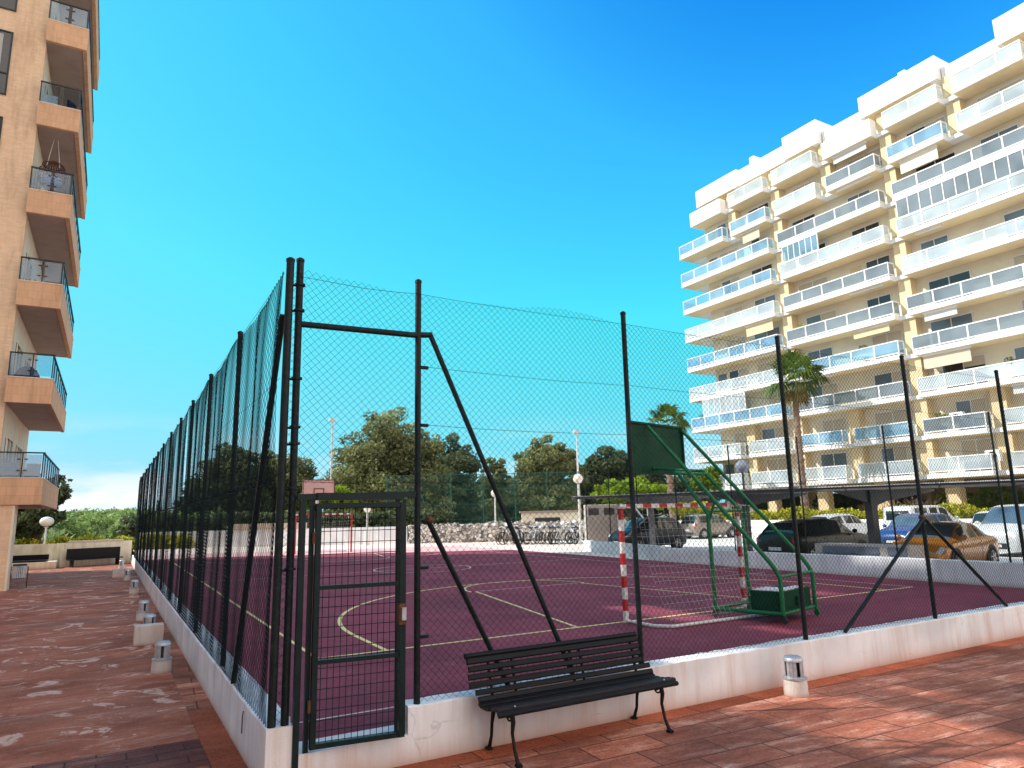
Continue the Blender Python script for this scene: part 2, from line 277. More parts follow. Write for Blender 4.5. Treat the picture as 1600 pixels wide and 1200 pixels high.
def rubble(name):
    m, nt, out = nodes(name); L = nt.links
    b = N(nt, 'ShaderNodeBsdfPrincipled', Roughness=.95); b.inputs['Specular IOR Level'].default_value = .1
    g = nt.nodes.new('ShaderNodeNewGeometry').outputs['Position']
    v = N(nt, 'ShaderNodeTexVoronoi', Scale=4.2); L.new(g, v.inputs['Vector']); e = N(nt, 'ShaderNodeTexVoronoi', Scale=4.2); e.feature = 'DISTANCE_TO_EDGE'; L.new(g, e.inputs['Vector'])
    sp_ = nt.nodes.new('ShaderNodeSeparateColor'); L.new(v.outputs['Color'], sp_.inputs[0])
    r = ramp(nt, [(0, (.22, .21, .20)), (.3, (.55, .51, .47)), (.6, (.80, .75, .68)), (1, (.92, .90, .88))]); L.new(sp_.outputs[0], r.inputs['Fac'])
    re_ = ramp(nt, [(.0, (.22,) * 3), (.09, (1,) * 3)]); L.new(e.outputs['Distance'], re_.inputs['Fac'])
    mu = N(nt, 'ShaderNodeMix', data_type='RGBA', blend_type='MULTIPLY'); mu.inputs['Factor'].default_value = 1; L.new(r.outputs['Color'], mu.inputs['A']); L.new(re_.outputs['Color'], mu.inputs['B']); L.new(mu.outputs['Result'], b.inputs['Base Color'])
    bp = N(nt, 'ShaderNodeBump', Strength=1.0, Distance=.08); L.new(re_.outputs['Color'], bp.inputs['Height']); L.new(bp.outputs['Normal'], b.inputs['Normal']); L.new(b.outputs[0], out.inputs[0]); return m
M['stone'] = rubble('rubble_stone')
M['hedge'] = leafmat('yellow_hedge_leaf', (.42, .40, .03), (.10, .13, .015))
M['bright'] = leafmat('bright_leaf', (.24, .34, .02), (.04, .09, .01))
M['eucal'] = leafmat('eucalyptus_leaf', (.24, .255, .10), (.045, .058, .025))
M['darkleaf'] = leafmat('dark_leaf', (.105, .135, .06), (.020, .03, .016))
M['pine'] = leafmat('pine_needles', (.24, .33, .10), (.05, .08, .035))
M['palm'] = leafmat('palm_frond', (.125, .19, .03), (.018, .034, .008), .45, .25)
M['agave'] = leafmat('agave_blade', (.52, .52, .47), (.13, .15, .11), .5, .1)
M['rock'] = mat('pale_rock', (.46, .44, .40), .95, .35, 4, bump=.8, bscale=9)
M['palmdry'] = leafmat('dry_frond', (.30, .22, .08), (.12, .07, .03))
M['bark'] = mat('tree_bark', (.10, .075, .055), .95, .4, 5, bump=.6)
M['palmbark'] = mat('palm_bark', (.27, .18, .13), .95, .5, 5, bump=1.0, bscale=9, stretch=(1, 1, 5))
M['tyre'] = mat('tyre_rubber', (.014, .014, .015), .8, .2, 10)
M['rim'] = mat('alloy_rim', (.50, .50, .52), .3, .1, 8, metal=.8)
M['cglass'] = mat('car_glass', (.018, .024, .028), .04, .2, 1.2, spec=.9)
M['cglassb'] = mat('car_windscreen', (.09, .14, .18), .04, .35, 1.0, spec=.9)
M['lightr'] = mat('tail_light', (.45, .015, .02), .2, .1, 4)
M['lightw'] = mat('head_light', (.55, .58, .6), .12, .2, 9, spec=.9)
M['plastic'] = mat('black_plastic', (.02, .02, .021), .6, .2, 9)
M['plate'] = mat('number_plate', (.6, .6, .6), .5, .1, 9)
def paint(name, c, metal=.0, coat=.6): return mat(name, c, .3, .06, 2, metal=metal, coat=coat, spec=.4)
M['p_orange'] = paint('copper_orange_paint', (.50, .19, .022), .15); M['p_black'] = paint('black_car_paint', (.005, .005, .005), 0, .15)
M['p_navy'] = paint('navy_car_paint', (.012, .017, .032), 0, .2); M['p_grey'] = paint('bronze_grey_paint', (.30, .25, .21), .3)
M['p_white'] = paint('white_car_paint', (.70, .71, .73)); M['p_blue'] = paint('blue_car_paint', (.015, .065, .24)); M['p_silver'] = paint('silver_white_paint', (.62, .64, .66))
M['pink'] = mat('pink_backboard', (.60, .38, .34), .6, .1, 3)
M['bark2'] = mat('bare_twig', (.25, .17, .11), .9, .3, 6)

# ------------------------------------------------------------------ mesh builder
class MB:
    def __init__(s): s.v = []; s.f = []; s.t = []
    def add(s, vs, fs, tone=None):
        o = len(s.v); s.v.extend([tuple(v) for v in vs]); s.f.extend([tuple(i + o for i in f) for f in fs])
        if tone is not None: s.t.extend([tone] * len(fs))
        return s
    def box(s, a, b, rot=0, piv=None):
        (x0, y0, z0), (x1, y1, z1) = a, b
        vs = [(x0, y0, z0), (x1, y0, z0), (x1, y1, z0), (x0, y1, z0), (x0, y0, z1), (x1, y0, z1), (x1, y1, z1), (x0, y1, z1)]
        if rot:
            px, py = piv if piv else ((x0 + x1) / 2, (y0 + y1) / 2); c, n = math.cos(rot), math.sin(rot)
            vs = [(px + (x - px) * c - (y - py) * n, py + (x - px) * n + (y - py) * c, z) for x, y, z in vs]
        return s.add(vs, [(0, 3, 2, 1), (4, 5, 6, 7), (0, 1, 5, 4), (1, 2, 6, 5), (2, 3, 7, 6), (3, 0, 4, 7)])
    def bbox(s, a, b, r=.01):
        """box with chamfered vertical and top edges"""
        (x0, y0, z0), (x1, y1, z1) = a, b
        def ring(i, z): return [(x0 + r + i, y0 + i, z), (x1 - r - i, y0 + i, z), (x1 - i, y0 + r + i, z), (x1 - i, y1 - r - i, z), (x1 - r - i, y1 - i, z), (x0 + r + i, y1 - i, z), (x0 + i, y1 - r - i, z), (x0 + i, y0 + r + i, z)]
        vs = ring(0, z0) + ring(0, z1 - r) + ring(r, z1); fs = []
        for k in (0, 8):
            for j in range(8): fs.append((k + j, k + (j + 1) % 8, k + 8 + (j + 1) % 8, k + 8 + j))
        fs += [tuple(range(7, -1, -1)), tuple(range(16, 24))]
        return s.add(vs, fs)
    def tube(s, pts, r, n=8, cap=True):
        pts = [Vector(p) for p in pts]; rs = r if isinstance(r, (list, tuple)) else [r] * len(pts)
        vs = []; prev = None
        for i, p in enumerate(pts):
            d = (pts[min(i + 1, len(pts) - 1)] - pts[max(i - 1, 0)])
            d = d.normalized() if d.length > 1e-9 else Vector((0, 0, 1))
            if prev is None:
                u = d.cross(Vector((0, 0, 1)) if abs(d.z) < .95 else Vector((1, 0, 0))).normalized()
            else:
                u = (prev - d * prev.dot(d)).normalized()
            prev = u; w = d.cross(u)
            for k in range(n):
                a = 2 * math.pi * k / n; vs.append(p + (u * math.cos(a) + w * math.sin(a)) * rs[i])
        fs = []
        for i in range(len(pts) - 1):
            for k in range(n):
                fs.append((i * n + k, i * n + (k + 1) % n, (i + 1) * n + (k + 1) % n, (i + 1) * n + k))
        if cap: fs += [tuple(range(n - 1, -1, -1)), tuple(range((len(pts) - 1) * n, len(pts) * n))]
        return s.add(vs, fs)
    def lathe(s, prof, c=(0, 0, 0), n=20):
        vs = []; fs = []
        for (r, z) in prof:
            for k in range(n):
                a = 2 * math.pi * k / n; vs.append((c[0] + r * math.cos(a), c[1] + r * math.sin(a), c[2] + z))
        for i in range(len(prof) - 1):
            for k in range(n): fs.append((i * n + k, i * n + (k + 1) % n, (i + 1) * n + (k + 1) % n, (i + 1) * n + k))
        fs += [tuple(range(n - 1, -1, -1)), tuple(range((len(prof) - 1) * n, len(prof) * n))]
        return s.add(vs, fs)
    def prism(s, poly, a, b, axis='x'):
        """polygon (two coords) extruded from a to b along axis; coords are the other two axes in order"""
        n = len(poly)
        def mk(p, t): return (t, p[0], p[1]) if axis == 'x' else ((p[0], t, p[1]) if axis == 'y' else (p[0], p[1], t))
        vs = [mk(p, a) for p in poly] + [mk(p, b) for p in poly]
        fs = [tuple(range(n)), tuple(range(2 * n - 1, n - 1, -1))] + [(i, (i + 1) % n, n + (i + 1) % n, n + i)[::-1] for i in range(n)]
        return s.add(vs, fs)
    def sphere(s, c, r, nu=16, nv=10, sc=(1, 1, 1)):
        vs = []; fs = []
        for j in range(nv + 1):
            t = math.pi * j / nv
            for i in range(nu):
                p = 2 * math.pi * i / nu; vs.append((c[0] + r * sc[0] * math.sin(t) * math.cos(p), c[1] + r * sc[1] * math.sin(t) * math.sin(p), c[2] + r * sc[2] * math.cos(t)))
        for j in range(nv):
            for i in range(nu): fs.append((j * nu + i, (j + 1) * nu + i, (j + 1) * nu + (i + 1) % nu, j * nu + (i + 1) % nu))
        return s.add(vs, fs)
    def build(s, name, m, parent=None, smooth=False, world=True):
        me = bpy.data.meshes.new(name)
        o = bpy.data.objects.new(name, me)
        vs = s.v
        if parent is not None and world:
            w = wloc(parent); vs = [(x - w[0], y - w[1], z - w[2]) for x, y, z in vs]
        me.from_pydata(vs, [], s.f); me.materials.append(M[m] if isinstance(m, str) else m)
        if s.t:
            a = me.attributes.new('tone', 'FLOAT', 'FACE'); a.data.foreach_set('value', s.t)
        me.validate(); me.update()
        if not s.t:
            import bmesh
            bm = bmesh.new(); bm.from_mesh(me); bmesh.ops.recalc_face_normals(bm, faces=bm.faces); bm.to_mesh(me); bm.free()
        if smooth:
            me.polygons.foreach_set('use_smooth', [True] * len(me.polygons))
            me.set_sharp_from_angle(angle=R(40))
        col.objects.link(o)
        if parent is not None: o.parent = parent
        return o
def wloc(o):
    w = Vector((0, 0, 0))
    while o is not None: w = w + o.location; o = o.parent
    return w
def tag(o, label, cat, group=None):
    o['label'] = label; o['category'] = cat
    if group: o['group'] = group
    return o
def thing(name, label, cat, loc=(0, 0, 0), rz=0, group=None):
    o = bpy.data.objects.new(name, None); o.empty_display_size = .1; o.location = loc; o.rotation_euler = (0, 0, rz)
    col.objects.link(o); return tag(o, label, cat, group)
def struct(o, kind='structure'): o['kind'] = kind; return o
def copy_tree(o, parent=None):
    c = o.copy(); col.objects.link(c)
    if parent is not None: c.parent = parent
    for ch in list(o.children): copy_tree(ch, c)
    return c
def gz(y): return .0057 * (y - 4)      # court and car park fall slightly towards the plaza

def fast_mesh(name, verts, quads, m, parent=None, tone=None, kind=None):
    me = bpy.data.meshes.new(name); verts = np.asarray(verts, np.float32).reshape(-1, 3); quads = np.asarray(quads, np.int32)
    if parent is not None: verts = verts - np.array(wloc(parent), np.float32)
    k = quads.shape[1]
    me.vertices.add(len(verts)); me.vertices.foreach_set('co', verts.ravel())
    me.loops.add(quads.size); me.loops.foreach_set('vertex_index', quads.ravel())
    me.polygons.add(len(quads)); me.polygons.foreach_set('loop_start', np.arange(0, quads.size, k, dtype=np.int32))
    me.update(calc_edges=True); me.materials.append(M[m])
    if tone is not None:
        a = me.attributes.new('tone', 'FLOAT', 'FACE'); a.data.foreach_set('value', np.asarray(tone, np.float32))
    o = bpy.data.objects.new(name, me); col.objects.link(o)
    if parent is not None: o.parent = parent
    if kind: o['kind'] = kind
    return o
# ------------------------------------------------------------------ ground, paving, court
def sheet(name, xs, ys, zf, m):
    vs = [(x, y, zf(x, y)) for y in ys for x in xs]; nx = len(xs)
    fs = [(j * nx + i, j * nx + i + 1, (j + 1) * nx + i + 1, (j + 1) * nx + i) for j in range(len(ys) - 1) for i in range(nx - 1)]
    b = MB(); b.add(vs, fs); return struct(b.build(name, m, smooth=True))
def ter(x, y):
    r = math.hypot(x, y)
    if r < 75: return -.55
    z = -.55 - 2.6 * min(1, (r - 75) / 40)
    if y > 0:
        z += max(0, (r - 160)) * .016 * (1 + .35 * math.sin(x * .021) + .25 * math.sin(x * .05 + 2))
    return min(z, 8.5)
sp = [-1500, -900, -600, -420, -300, -220, -160, -120, -90, -60, -40, -20, 0, 20, 40, 60, 90, 120, 160, 220, 300, 420, 600, 900, 1500]
sheet('ground', sp, sp, ter, 'earth')
sheet('plaza_pavement', [-45, -20, -5, 0, 5, 17.3, 40], [-45, -20, -5, 0, 20, 43], lambda x, y: -.25, 'plaza')
sheet('terrace_pavement', [-45, -20, -5, -.345], [1.85, 5, 20, 43], lambda x, y: -.2455, 'terrace')
sheet('dark_paving_band', [-45, -20, -5, -.345], [.95, 1.848], lambda x, y: -.2457, 'band')
b = MB()      # plain red border laid along the foot of the low walls, grout-jointed
b.add([(-.34, -.34, -.246), (17.4, -.34, -.246), (17.4, -.07, -.246), (-.34, -.07, -.246)], [(0, 1, 2, 3)])
b.add([(-.34, -.07, -.246), (-.07, -.07, -.246), (-.07, 3.0, -.246), (-.34, 3.0, -.246)], [(0, 1, 2, 3)])
struct(b.build('pavement_border', 'border'))
sheet('court_surface', [.1, 6, 12, 17.3], [.1, 4, 12, 20, 33.2], lambda x, y: gz(y), 'court')
b = MB(); b.add([(x, y, gz(y) + .003) for x, y in ((.12, 34.2), (17.28, 26.3), (17.28, 33.2), (.12, 38))], [(0, 1, 2, 3)]); struct(b.build('painted_sunlit_court_end', 'courtend'))  # sunlight painted as pale colour, near edge just past the tower shadow line
sheet('court_apron', [.2, 8, 17.3, 24.5], [33.2, 36, 42, 60], lambda x, y: gz(y) + (.0), 'apron')
sheet('apron_path', [17.302, 20, 23.5], [15.5, 22, 33.2], lambda x, y: gz(y) - .002, 'apron')
sheet('car_park', [17.36, 19, 30, 47], [-30, 0, 15.5, 25, 40, 62], lambda x, y: gz(y) - .012, 'asphalt')

def stripe(pts, w, name, m, closed=False):
    b = MB(); n = len(pts); L = []; Rr = []
    for i, p in enumerate(pts):
        a = pts[(i - 1) % n] if (i > 0 or closed) else p; c = pts[(i + 1) % n] if (i < n - 1 or closed) else p
        d = Vector((c[0] - a[0], c[1] - a[1])).normalized(); nx, ny = -d.y, d.x
        L.append((p[0] + nx * w / 2, p[1] + ny * w / 2)); Rr.append((p[0] - nx * w / 2, p[1] - ny * w / 2))
    vs = [(x, y, gz(y) + .005) for x, y in L + Rr]; fs = [(i, i + 1, n + i + 1, n + i)[::-1] for i in range(n - 1)]
    if closed: fs.append((n - 1, 0, n, 2 * n - 1)[::-1])
    b.add(vs, fs); return struct(b.build(name, m))
def seg(a, c, n=14): return [(a[0] + (c[0] - a[0]) * i / n, a[1] + (c[1] - a[1]) * i / n) for i in range(n + 1)]
def arc(cx, cy, r, a0, a1, n=40): return [(cx + r * math.cos(R(a0 + (a1 - a0) * i / n)), cy + r * math.sin(R(a0 + (a1 - a0) * i / n))) for i in range(n + 1)]
CX = 8.55
stripe(seg((1.385, 3.9), (1.385, 32), 40), .06, 'side_line', 'line')
stripe(seg((15.7, 3.9), (15.7, 32), 40), .05, 'side_line', 'linew')
stripe(seg((1.42, 3.93), (15.67, 3.93), 20), .07, 'goal_line', 'line')
def three(yg, s, m, w, r=6.15):       # three point line: short straights then an arc about the basket
    by = yg + s * 1.55
    stripe([(CX - r, yg)] + [(CX + r * math.cos(t), by + s * r * math.sin(t)) for t in np.linspace(math.pi, 0, 60)] + [(CX + r, yg)], w, 'three_point_line', m)
three(3.97, 1, 'line', .075); three(32, -1, 'linew', .055)
for yg, s, mm_ in ((3.97, 1, 'line'), (32, -1, 'linew')):       # trapezoid lane with a half circle on top of it
    stripe(seg((CX - 2.7, yg), (CX - 1.62, yg + s * 6.0)), .06, 'lane_line', mm_)
    stripe(seg((CX + 2.7, yg), (CX + 1.62, yg + s * 6.0)), .06, 'lane_line', mm_)
    stripe([(CX + 1.75 * math.cos(t), yg + s * (6.0 + 1.75 * math.sin(t))) for t in np.linspace(0.0, math.pi, 30)], .055, 'lane_arc', mm_)
    stripe(seg((CX - 1.55, yg + s * 6.05), (CX + 1.55, yg + s * 6.05)), .045, 'free_throw_line', 'linew')
stripe(seg((1.42, 18), (15.67, 18)), .05, 'half_line', 'linew')
stripe(arc(8.8, 18, 1.75, 0, 357.5, 60), .055, 'centre_circle', 'linew', True)
stripe(seg((.3, .95), (2.2, .95), 3), .04, 'court_edge_line', 'linew')

# ------------------------------------------------------------------ low walls round the court
w = thing('low_wall', 'low white rendered wall carrying the fence round the near corner of the court', 'wall', (0, 0, -.25))
b = MB(); b.box((-.06, -.06, -.25), (.16, .19, .236)); b.build('corner_block', 'wall', w)
b = MB(); b.box((.16, -.06, -.25), (1.18, .3, .0)); b.build('gate_step', 'wall', w)
def rough_top(b, x0, x1, y0, y1, z0, zt, ax, n):
    """long wall whose top edge is slightly uneven and chipped"""
    vs = []; fs = []
    for i in range(n + 1):
        t = i / n; j = [random.uniform(-.006, .006) for _ in range(4)]
        if ax == 'x': x = x0 + (x1 - x0) * t; r = [(x, y0, z0), (x, y0 + j[0], zt - .012 + j[1]), (x, y0 + .012, zt + j[2]), (x, y1, zt + j[2]), (x, y1, z0)]
        else: y = y0 + (y1 - y0) * t; r = [(x0, y, z0), (x0 + j[0], y, zt - .012 + j[1]), (x0 + .012, y, zt + j[2]), (x1, y, zt + j[2]), (x1, y, z0)]
        vs += r
    for i in range(n):
        for k in range(4): fs.append((i * 5 + k, i * 5 + k + 1, i * 5 + k + 6, i * 5 + k + 5))
    fs += [(0, 1, 2, 3, 4), tuple(n * 5 + k for k in (4, 3, 2, 1, 0))]
    return b.add(vs, fs)
b = MB(); rough_top(b, 1.18, 17.38, -.06, .19, -.25, .236, 'x', 130); b.build('front_section', 'wall', w)
b = MB(); rough_top(b, -.06, .19, .19, 37.9, -.25, .236, 'y', 260); b.build('side_section', 'wallside', w)
b = MB(); b.tube([(-.075, .95, .17), (-.085, .93, .12), (-.085, .93, -.02)], .006, 5); b.build('wire_end', 'rust', w)
w2 = thing('parking_wall', 'low white wall between the court and the parked cars', 'wall', (17.25, 2, 0))
b = MB(); rough_top(b, 17.2, 17.45, .2, 14.6, -.25, .56, 'y', 60); b.build('wall_section', 'wall_r', w2)
b = MB(); p0, p1 = Vector((17.2, 14.6)), Vector((19.3, 22.6)); d = (p1 - p0).normalized(); n_ = Vector((d.y, -d.x)) * .25
for k in range(1): b.prism([(p0.x, p0.y), (p1.x, p1.y), (p1.x + n_.x, p1.y + n_.y), (p0.x + .25, p0.y)], -.1, .62, 'z')
b.build('angled_section', 'wall_r', w2)

# ------------------------------------------------------------------ chain link
def link_panel(name, o, d, L, z0, z1, a, r, parent, bulge=.02, sag=.02, seed=1, period=2.95, m='wire'):
    """woven zigzag wires; o origin, d unit direction along the fence, zigzag pitch a"""
    g = np.random.default_rng(seed); nw = int(L / a); nj = int((z1 - z0) / a) + 1
    I, J = np.meshgrid(np.arange(nw), np.arange(nj), indexing='ij')
    s = a * (I + ((I + J) % 2)); z = z0 + (z1 - z0) * J / (nj - 1)
    nx, ny = -d[1], d[0]
    ph = g.uniform(0, 6, 8); t = (z - z0) / (z1 - z0)
    off = bulge * (np.sin(s * 2.1 + ph[0]) * .5 + np.sin(s * 5.3 + ph[1] + 1.5 * t) * .35 + np.sin(s * 11 + ph[2] + t * 3) * .18) * np.sin(np.pi * t) ** .5
    off = off + .004 * np.where((I + J) % 2 == 0, 1, -1)
    sg = -sag * np.sin(np.pi * ((s / period) % 1)) * t + .008 * np.sin(s * 9 + ph[3]) * t
    s2 = s + .006 * np.sin(z * 7 + ph[4]) + .010 * np.sin(s * 1.7 + z * 2.3 + ph[5])
    P = np.stack([o[0] + d[0] * s2 + nx * off, o[1] + d[1] * s2 + ny * off, z + sg], -1)
    offs = np.array([[nx * r, ny * r, 0], [-nx * r * .5 + d[0] * r * .87, -ny * r * .5 + d[1] * r * .87, 0], [-nx * r * .5 - d[0] * r * .87, -ny * r * .5 - d[1] * r * .87, 0]])
    V = P[:, :, None, :] + offs[None, None]
    base = (np.arange(nw)[:, None] * nj + np.arange(nj - 1)[None]) * 3
    Q = []
    for k in range(3):
        k2 = (k + 1) % 3; Q.append(np.stack([base + k, base + k2, base + 3 + k2, base + 3 + k], -1).reshape(-1, 4))
    return fast_mesh(name, V.reshape(-1, 3), np.concatenate(Q), m, parent)
def fpost(parent, p0, p1, r=.031, lab=None, m='post', name='post'):
    b = MB(); p0, p1 = Vector(p0), Vector(p1)
    mid = p0.lerp(p1, .5) + Vector((random.uniform(-.008, .008), random.uniform(-.008, .008), 0))
    b.tube([p0, mid, p1], r, 10); b.lathe([(r * 1.15, 0), (r * 1.15, .025), (r * .5, .04)], tuple(p1), 10)
    o = b.build(name, m, parent, smooth=True)
    if lab: o['label'] = lab
    return o
def wires(parent, pts, zs, r=.0022, sag=.02):
    for z in zs:
        b = MB()
        for p, q in zip(pts[:-1], pts[1:]):
            L = [Vector((p[0] + (q[0] - p[0]) * t, p[1] + (q[1] - p[1]) * t, z - sag * math.sin(math.pi * t) + random.uniform(-.004, .004))) for t in [i / 6 for i in range(7)]]
            b.tube(L, r, 4, False)
        b.build('tension_wire', 'wire', parent)
ZT, ZS = 4.28, 2.27
fl = thing('chain_link_fence', 'tall dark chain link fence running away down the left side of the court', 'fence', (0, 0, .236))
YL = [0, 2.92, 5.92, 8.79, 11.5, 14.45, 17.57, 20.4, 23.06, 26.13, 29.2, 32.35, 35.4]
for y in YL: fpost(fl, (random.uniform(-.012, .012), y, .22), (0, y - .02, 4.32), .036 if y == 0 else .031)
b = MB(); b.tube([(-.035, .06, 3.82), (-.03, 1.9, .24)], .029, 9); b.build('brace', 'post', fl, smooth=True)
b = MB(); b.tube([(-.03, 17.0, .24), (-.03, 17.55, 2.6)], .024, 8); b.build('brace', 'post', fl, smooth=True)
for (y0, y1, a, r) in ((.02, 9.0, .048, .0034), (9.0, 18, .055, .0030), (18, 35.4, .08, .0034)):
    link_panel('lower_mesh', (-.045, y0), (0, 1), y1 - y0, .24, ZS + .03, a, r, fl, .03, .02, int(y0))
    link_panel('upper_mesh', (-.045, y0), (0, 1), y1 - y0, ZS - .02, ZT - .03, a, r, fl, .045, .10, int(y0) + 3)
wires(fl, [(-.05, y) for y in YL], (.5, 1.3, ZS, 3.2, ZT - .08))
ff = thing('chain_link_fence', 'tall dark chain link fence with slanting braces across the near end of the court', 'fence', (0.1, 0, .236))
XF = [.10, 1.29, 3.97, 6.74, 9.72, 12.65, 15.2, 17.15]
for x in XF: fpost(ff, (x, .0, .22), (x + (.005 if x > .2 else -.005), 0, 4.34 if x < .2 else 4.31), .034 if x < .2 else .031)
b = MB(); b.tube([(.12, 0, 3.73), (1.29, 0, 3.75)], .03, 9); b.tube([(1.29, 0, 3.755), (1.44, 0, 3.77)], .03, 9); b.build('lintel_bar', 'post', ff, smooth=True)
for p, q in (((1.42, 0, 3.79), (3.06, .02, .25)), ((1.40, 0, 1.90), (2.28, .02, .25)), ((9.70, -.02, 1.73), (7.58, .02, .25)), ((9.74, -.02, 1.73), (11.85, .02, .25))):
    b = MB(); b.tube([p, q], .027, 9); b.build('brace', 'post', ff, smooth=True)
b = MB(); b.sphere((1.42, 0, 1.9), .04, 10, 6); b.sphere((9.72, 0, 1.75), .055, 10, 6); b.build('brace_collar', 'rust', ff, smooth=True)
for z in (3.42, 2.83, 1.45, .82): b = MB(); b.box((1.3, -.018, z - .015), (1.40, .018, z + .015)); b.build('wire_bracket', 'post', ff)
for z in (4.1, 3.85, 3.2, 2.75, 2.6, 2.2, 1.5): b = MB(); b.lathe([(.05, 0), (.05, .02)], (.10, 0, z), 10); b.tube([(0, 0, z), (.1, 0, z)], .012, 6); b.build('post_clamp', 'post', ff)
link_panel('upper_mesh', (.13, -.035), (1, 0), 16.9, ZS - .02, ZT - .02, .0375, .0023, ff, .02, .10, 31)
link_panel('lower_mesh', (1.31, -.035), (1, 0), 15.75, .25, ZS + .03, .0375, .0023, ff, .02, .03, 33)
link_panel('narrow_mesh', (.0, -.036), (1, 0), .12, .24, ZT - .05, .0375, .0022, ff, .01, .0, 35)
wires(ff, [(x, -.036) for x in XF[1:]], (.30, ZS, 2.83, 3.42, ZT - .1))
wires(ff, [(.1, -.036), (1.29, -.036)], (ZS, ZT - .1))
fr = thing('chain_link_fence', 'chain link fence on thin dark posts standing on the car park wall', 'fence', (17.3, 2, .56))
YR = [.2, 2.45, 5.2, 8.05, 10.9, 13.65, 16.6, 19.5, 22.4]
def xr(y): return 17.3 if y < 14.6 else 17.35 + (y - 14.6) * .2625
for y in YR: fpost(fr, (xr(y), y, .5), (xr(y), y, 4.12), .024)
link_panel('lower_mesh', (17.3, .2), (0, 1), 14.4, .58, 2.3, .05, .0013, fr, .02, .02, 51)
link_panel('upper_mesh', (17.3, .2), (0, 1), 14.4, 2.28, 4.05, .05, .0013, fr, .02, .04, 52)
link_panel('far_mesh', (17.38, 14.6), (.2539, .9672), 8.0, .62, 4.05, .075, .0016, fr, .02, .04, 53)

# ------------------------------------------------------------------ gate
g = thing('court_gate', 'narrow dark green steel gate with welded mesh standing ajar at the court corner', 'gate', (.65, -.05, 0))
def bar(b, p, q, t=.02): 
    p, q = Vector(p), Vector(q); d = (q - p).normalized(); u = Vector((0, 1, 0)) if abs(d.y) < .9 else Vector((1, 0, 0)); v = d.cross(u).normalized() * t; u = v.cross(d).normalized() * t
    vs = [p + u + v, p - u + v, p - u - v, p + u - v, q + u + v, q - u + v, q - u - v, q + u - v]
    return b.add(vs, [(0, 1, 2, 3), (7, 6, 5, 4), (0, 4, 5, 1), (1, 5, 6, 2), (2, 6, 7, 3), (3, 7, 4, 0)])
b = MB(); bar(b, (.18, -.05, -.22), (.18, -.05, 2.10), .026); b.build('hinge_post', 'gate', g)
b = MB(); bar(b, (1.15, -.02, 0), (1.15, -.02, 2.10), .014); b.build('lock_post', 'gate', g)
b = MB(); bar(b, (.27, -.03, 0), (.27, -.03, 2.12), .02); b.build('frame_upright', 'gate', g)
b = MB(); bar(b, (1.08, -.03, .02), (1.08, -.03, 2.12), .016); b.build('frame_upright', 'gate', g)
b = MB(); bar(b, (.13, -.04, 2.13), (1.25, -.04, 2.15), .026); b.box((.30, -.09, 2.10), (1.1, 0, 2.165)); b.build('head_bar', 'gate', g)
lf = bpy.data.objects.new('gate_leaf', bpy.data.meshes.new('gate_leaf')); bpy.data.objects.remove(lf)
th = R(-7); H0 = Vector((.315, -.08, 0)); ux = Vector((math.cos(th), math.sin(th), 0)); W_ = .76; zb, zt = .03, 2.07
def lp(s, z): return H0 + ux * s + Vector((0, 0, z))
b = MB()
bar(b, lp(0, zb), lp(0, zt), .024); bar(b, lp(W_, zb), lp(W_, zt), .026); bar(b, lp(.025, zt - .02), lp(W_ - .026, zt - .02), .022); bar(b, lp(.025, zb + .02), lp(W_ - .026, zb + .02), .02)
for z in (.72, 1.34): bar(b, lp(.025, z), lp(W_ - .026, z), .018)
leaf = b.build('leaf_frame', 'gate', g)
b = MB()
for i in range(1, 14):
    s = i * W_ / 14; b.tube([lp(s, zb), lp(s, zt)], .0032, 4, False)
z = zb + .05
while z < zt: b.tube([lp(0, z), lp(W_, z)], .0032, 4, False); z += .084 if z < 1.4 else .10
b.build('welded_mesh', 'wire', leaf)
b = MB(); b.box((lp(W_, 0).x - .035, lp(W_, 0).y - .04, .98), (lp(W_, 0).x + .03, lp(W_, 0).y + .035, 1.16)); b.build('lock_case', 'rust', leaf)
b = MB(); b.box((lp(W_, 0).x - .02, lp(W_, 0).y - .07, 1.02), (lp(W_, 0).x + .02, lp(W_, 0).y - .04, 1.13)); b.build('handle_plate', 'alu', leaf)
b = MB()
for z in (.32, 1.72): b.lathe([(.02, 0), (.02, .10)], (.285, -.08, z), 8)
b.build('hinge', 'rust', g)

# ------------------------------------------------------------------ slatted bench
bn = thing('park_bench', 'black slatted bench with cast iron legs against the low wall by the gate', 'bench', (2.82, -.32, -.25))
# profile (y towards the wall, z) of the slat line from seat front to back top, local to world
prof = [(-.66, .165), (-.62, .205), (-.55, .205), (-.47, .19), (-.39, .178), (-.31, .178), (-.245, .205), (-.215, .265), (-.198, .33), (-.18, .40), (-.16, .465), (-.138, .53), (-.112, .60)]
def slat(p, q, x0, x1, wd, tk, m):
    d = Vector((q[0] - p[0], q[1] - p[1])).normalized(); n_ = Vector((-d.y, d.x)); c = (Vector(p) + Vector(q)) / 2; h = wd / 2; r = .008
    pts = [c - d * h + n_ * (tk - r), c - d * (h - r) + n_ * tk, c + d * (h - r) + n_ * tk, c + d * h + n_ * (tk - r), c + d * h, c - d * h]
    b = MB(); b.prism([tuple(k) for k in pts], x0, x1, 'x'); return b.build('slat', m, bn)
for i, (p, q) in enumerate(zip(prof[:-1], prof[1:])):
    top = i == len(prof) - 2
    L0 = random.uniform(-.01, .01); x0 = 1.80 + L0 - (.06 if i > 7 else 0); x1 = 3.90 + L0 - (.10 if i > 7 else 0)
    wd = (Vector(q) - Vector(p)).length - .016
    slat(p, q, x0, x1, wd, .03 if not top else .036, 'slatworn' if i in (1, 2) else 'slat')
b = MB(); b.tube([(1.73, -.115, .615), (3.81, -.115, .615)], .026, 8); b.build('top_rail', 'slat', bn)
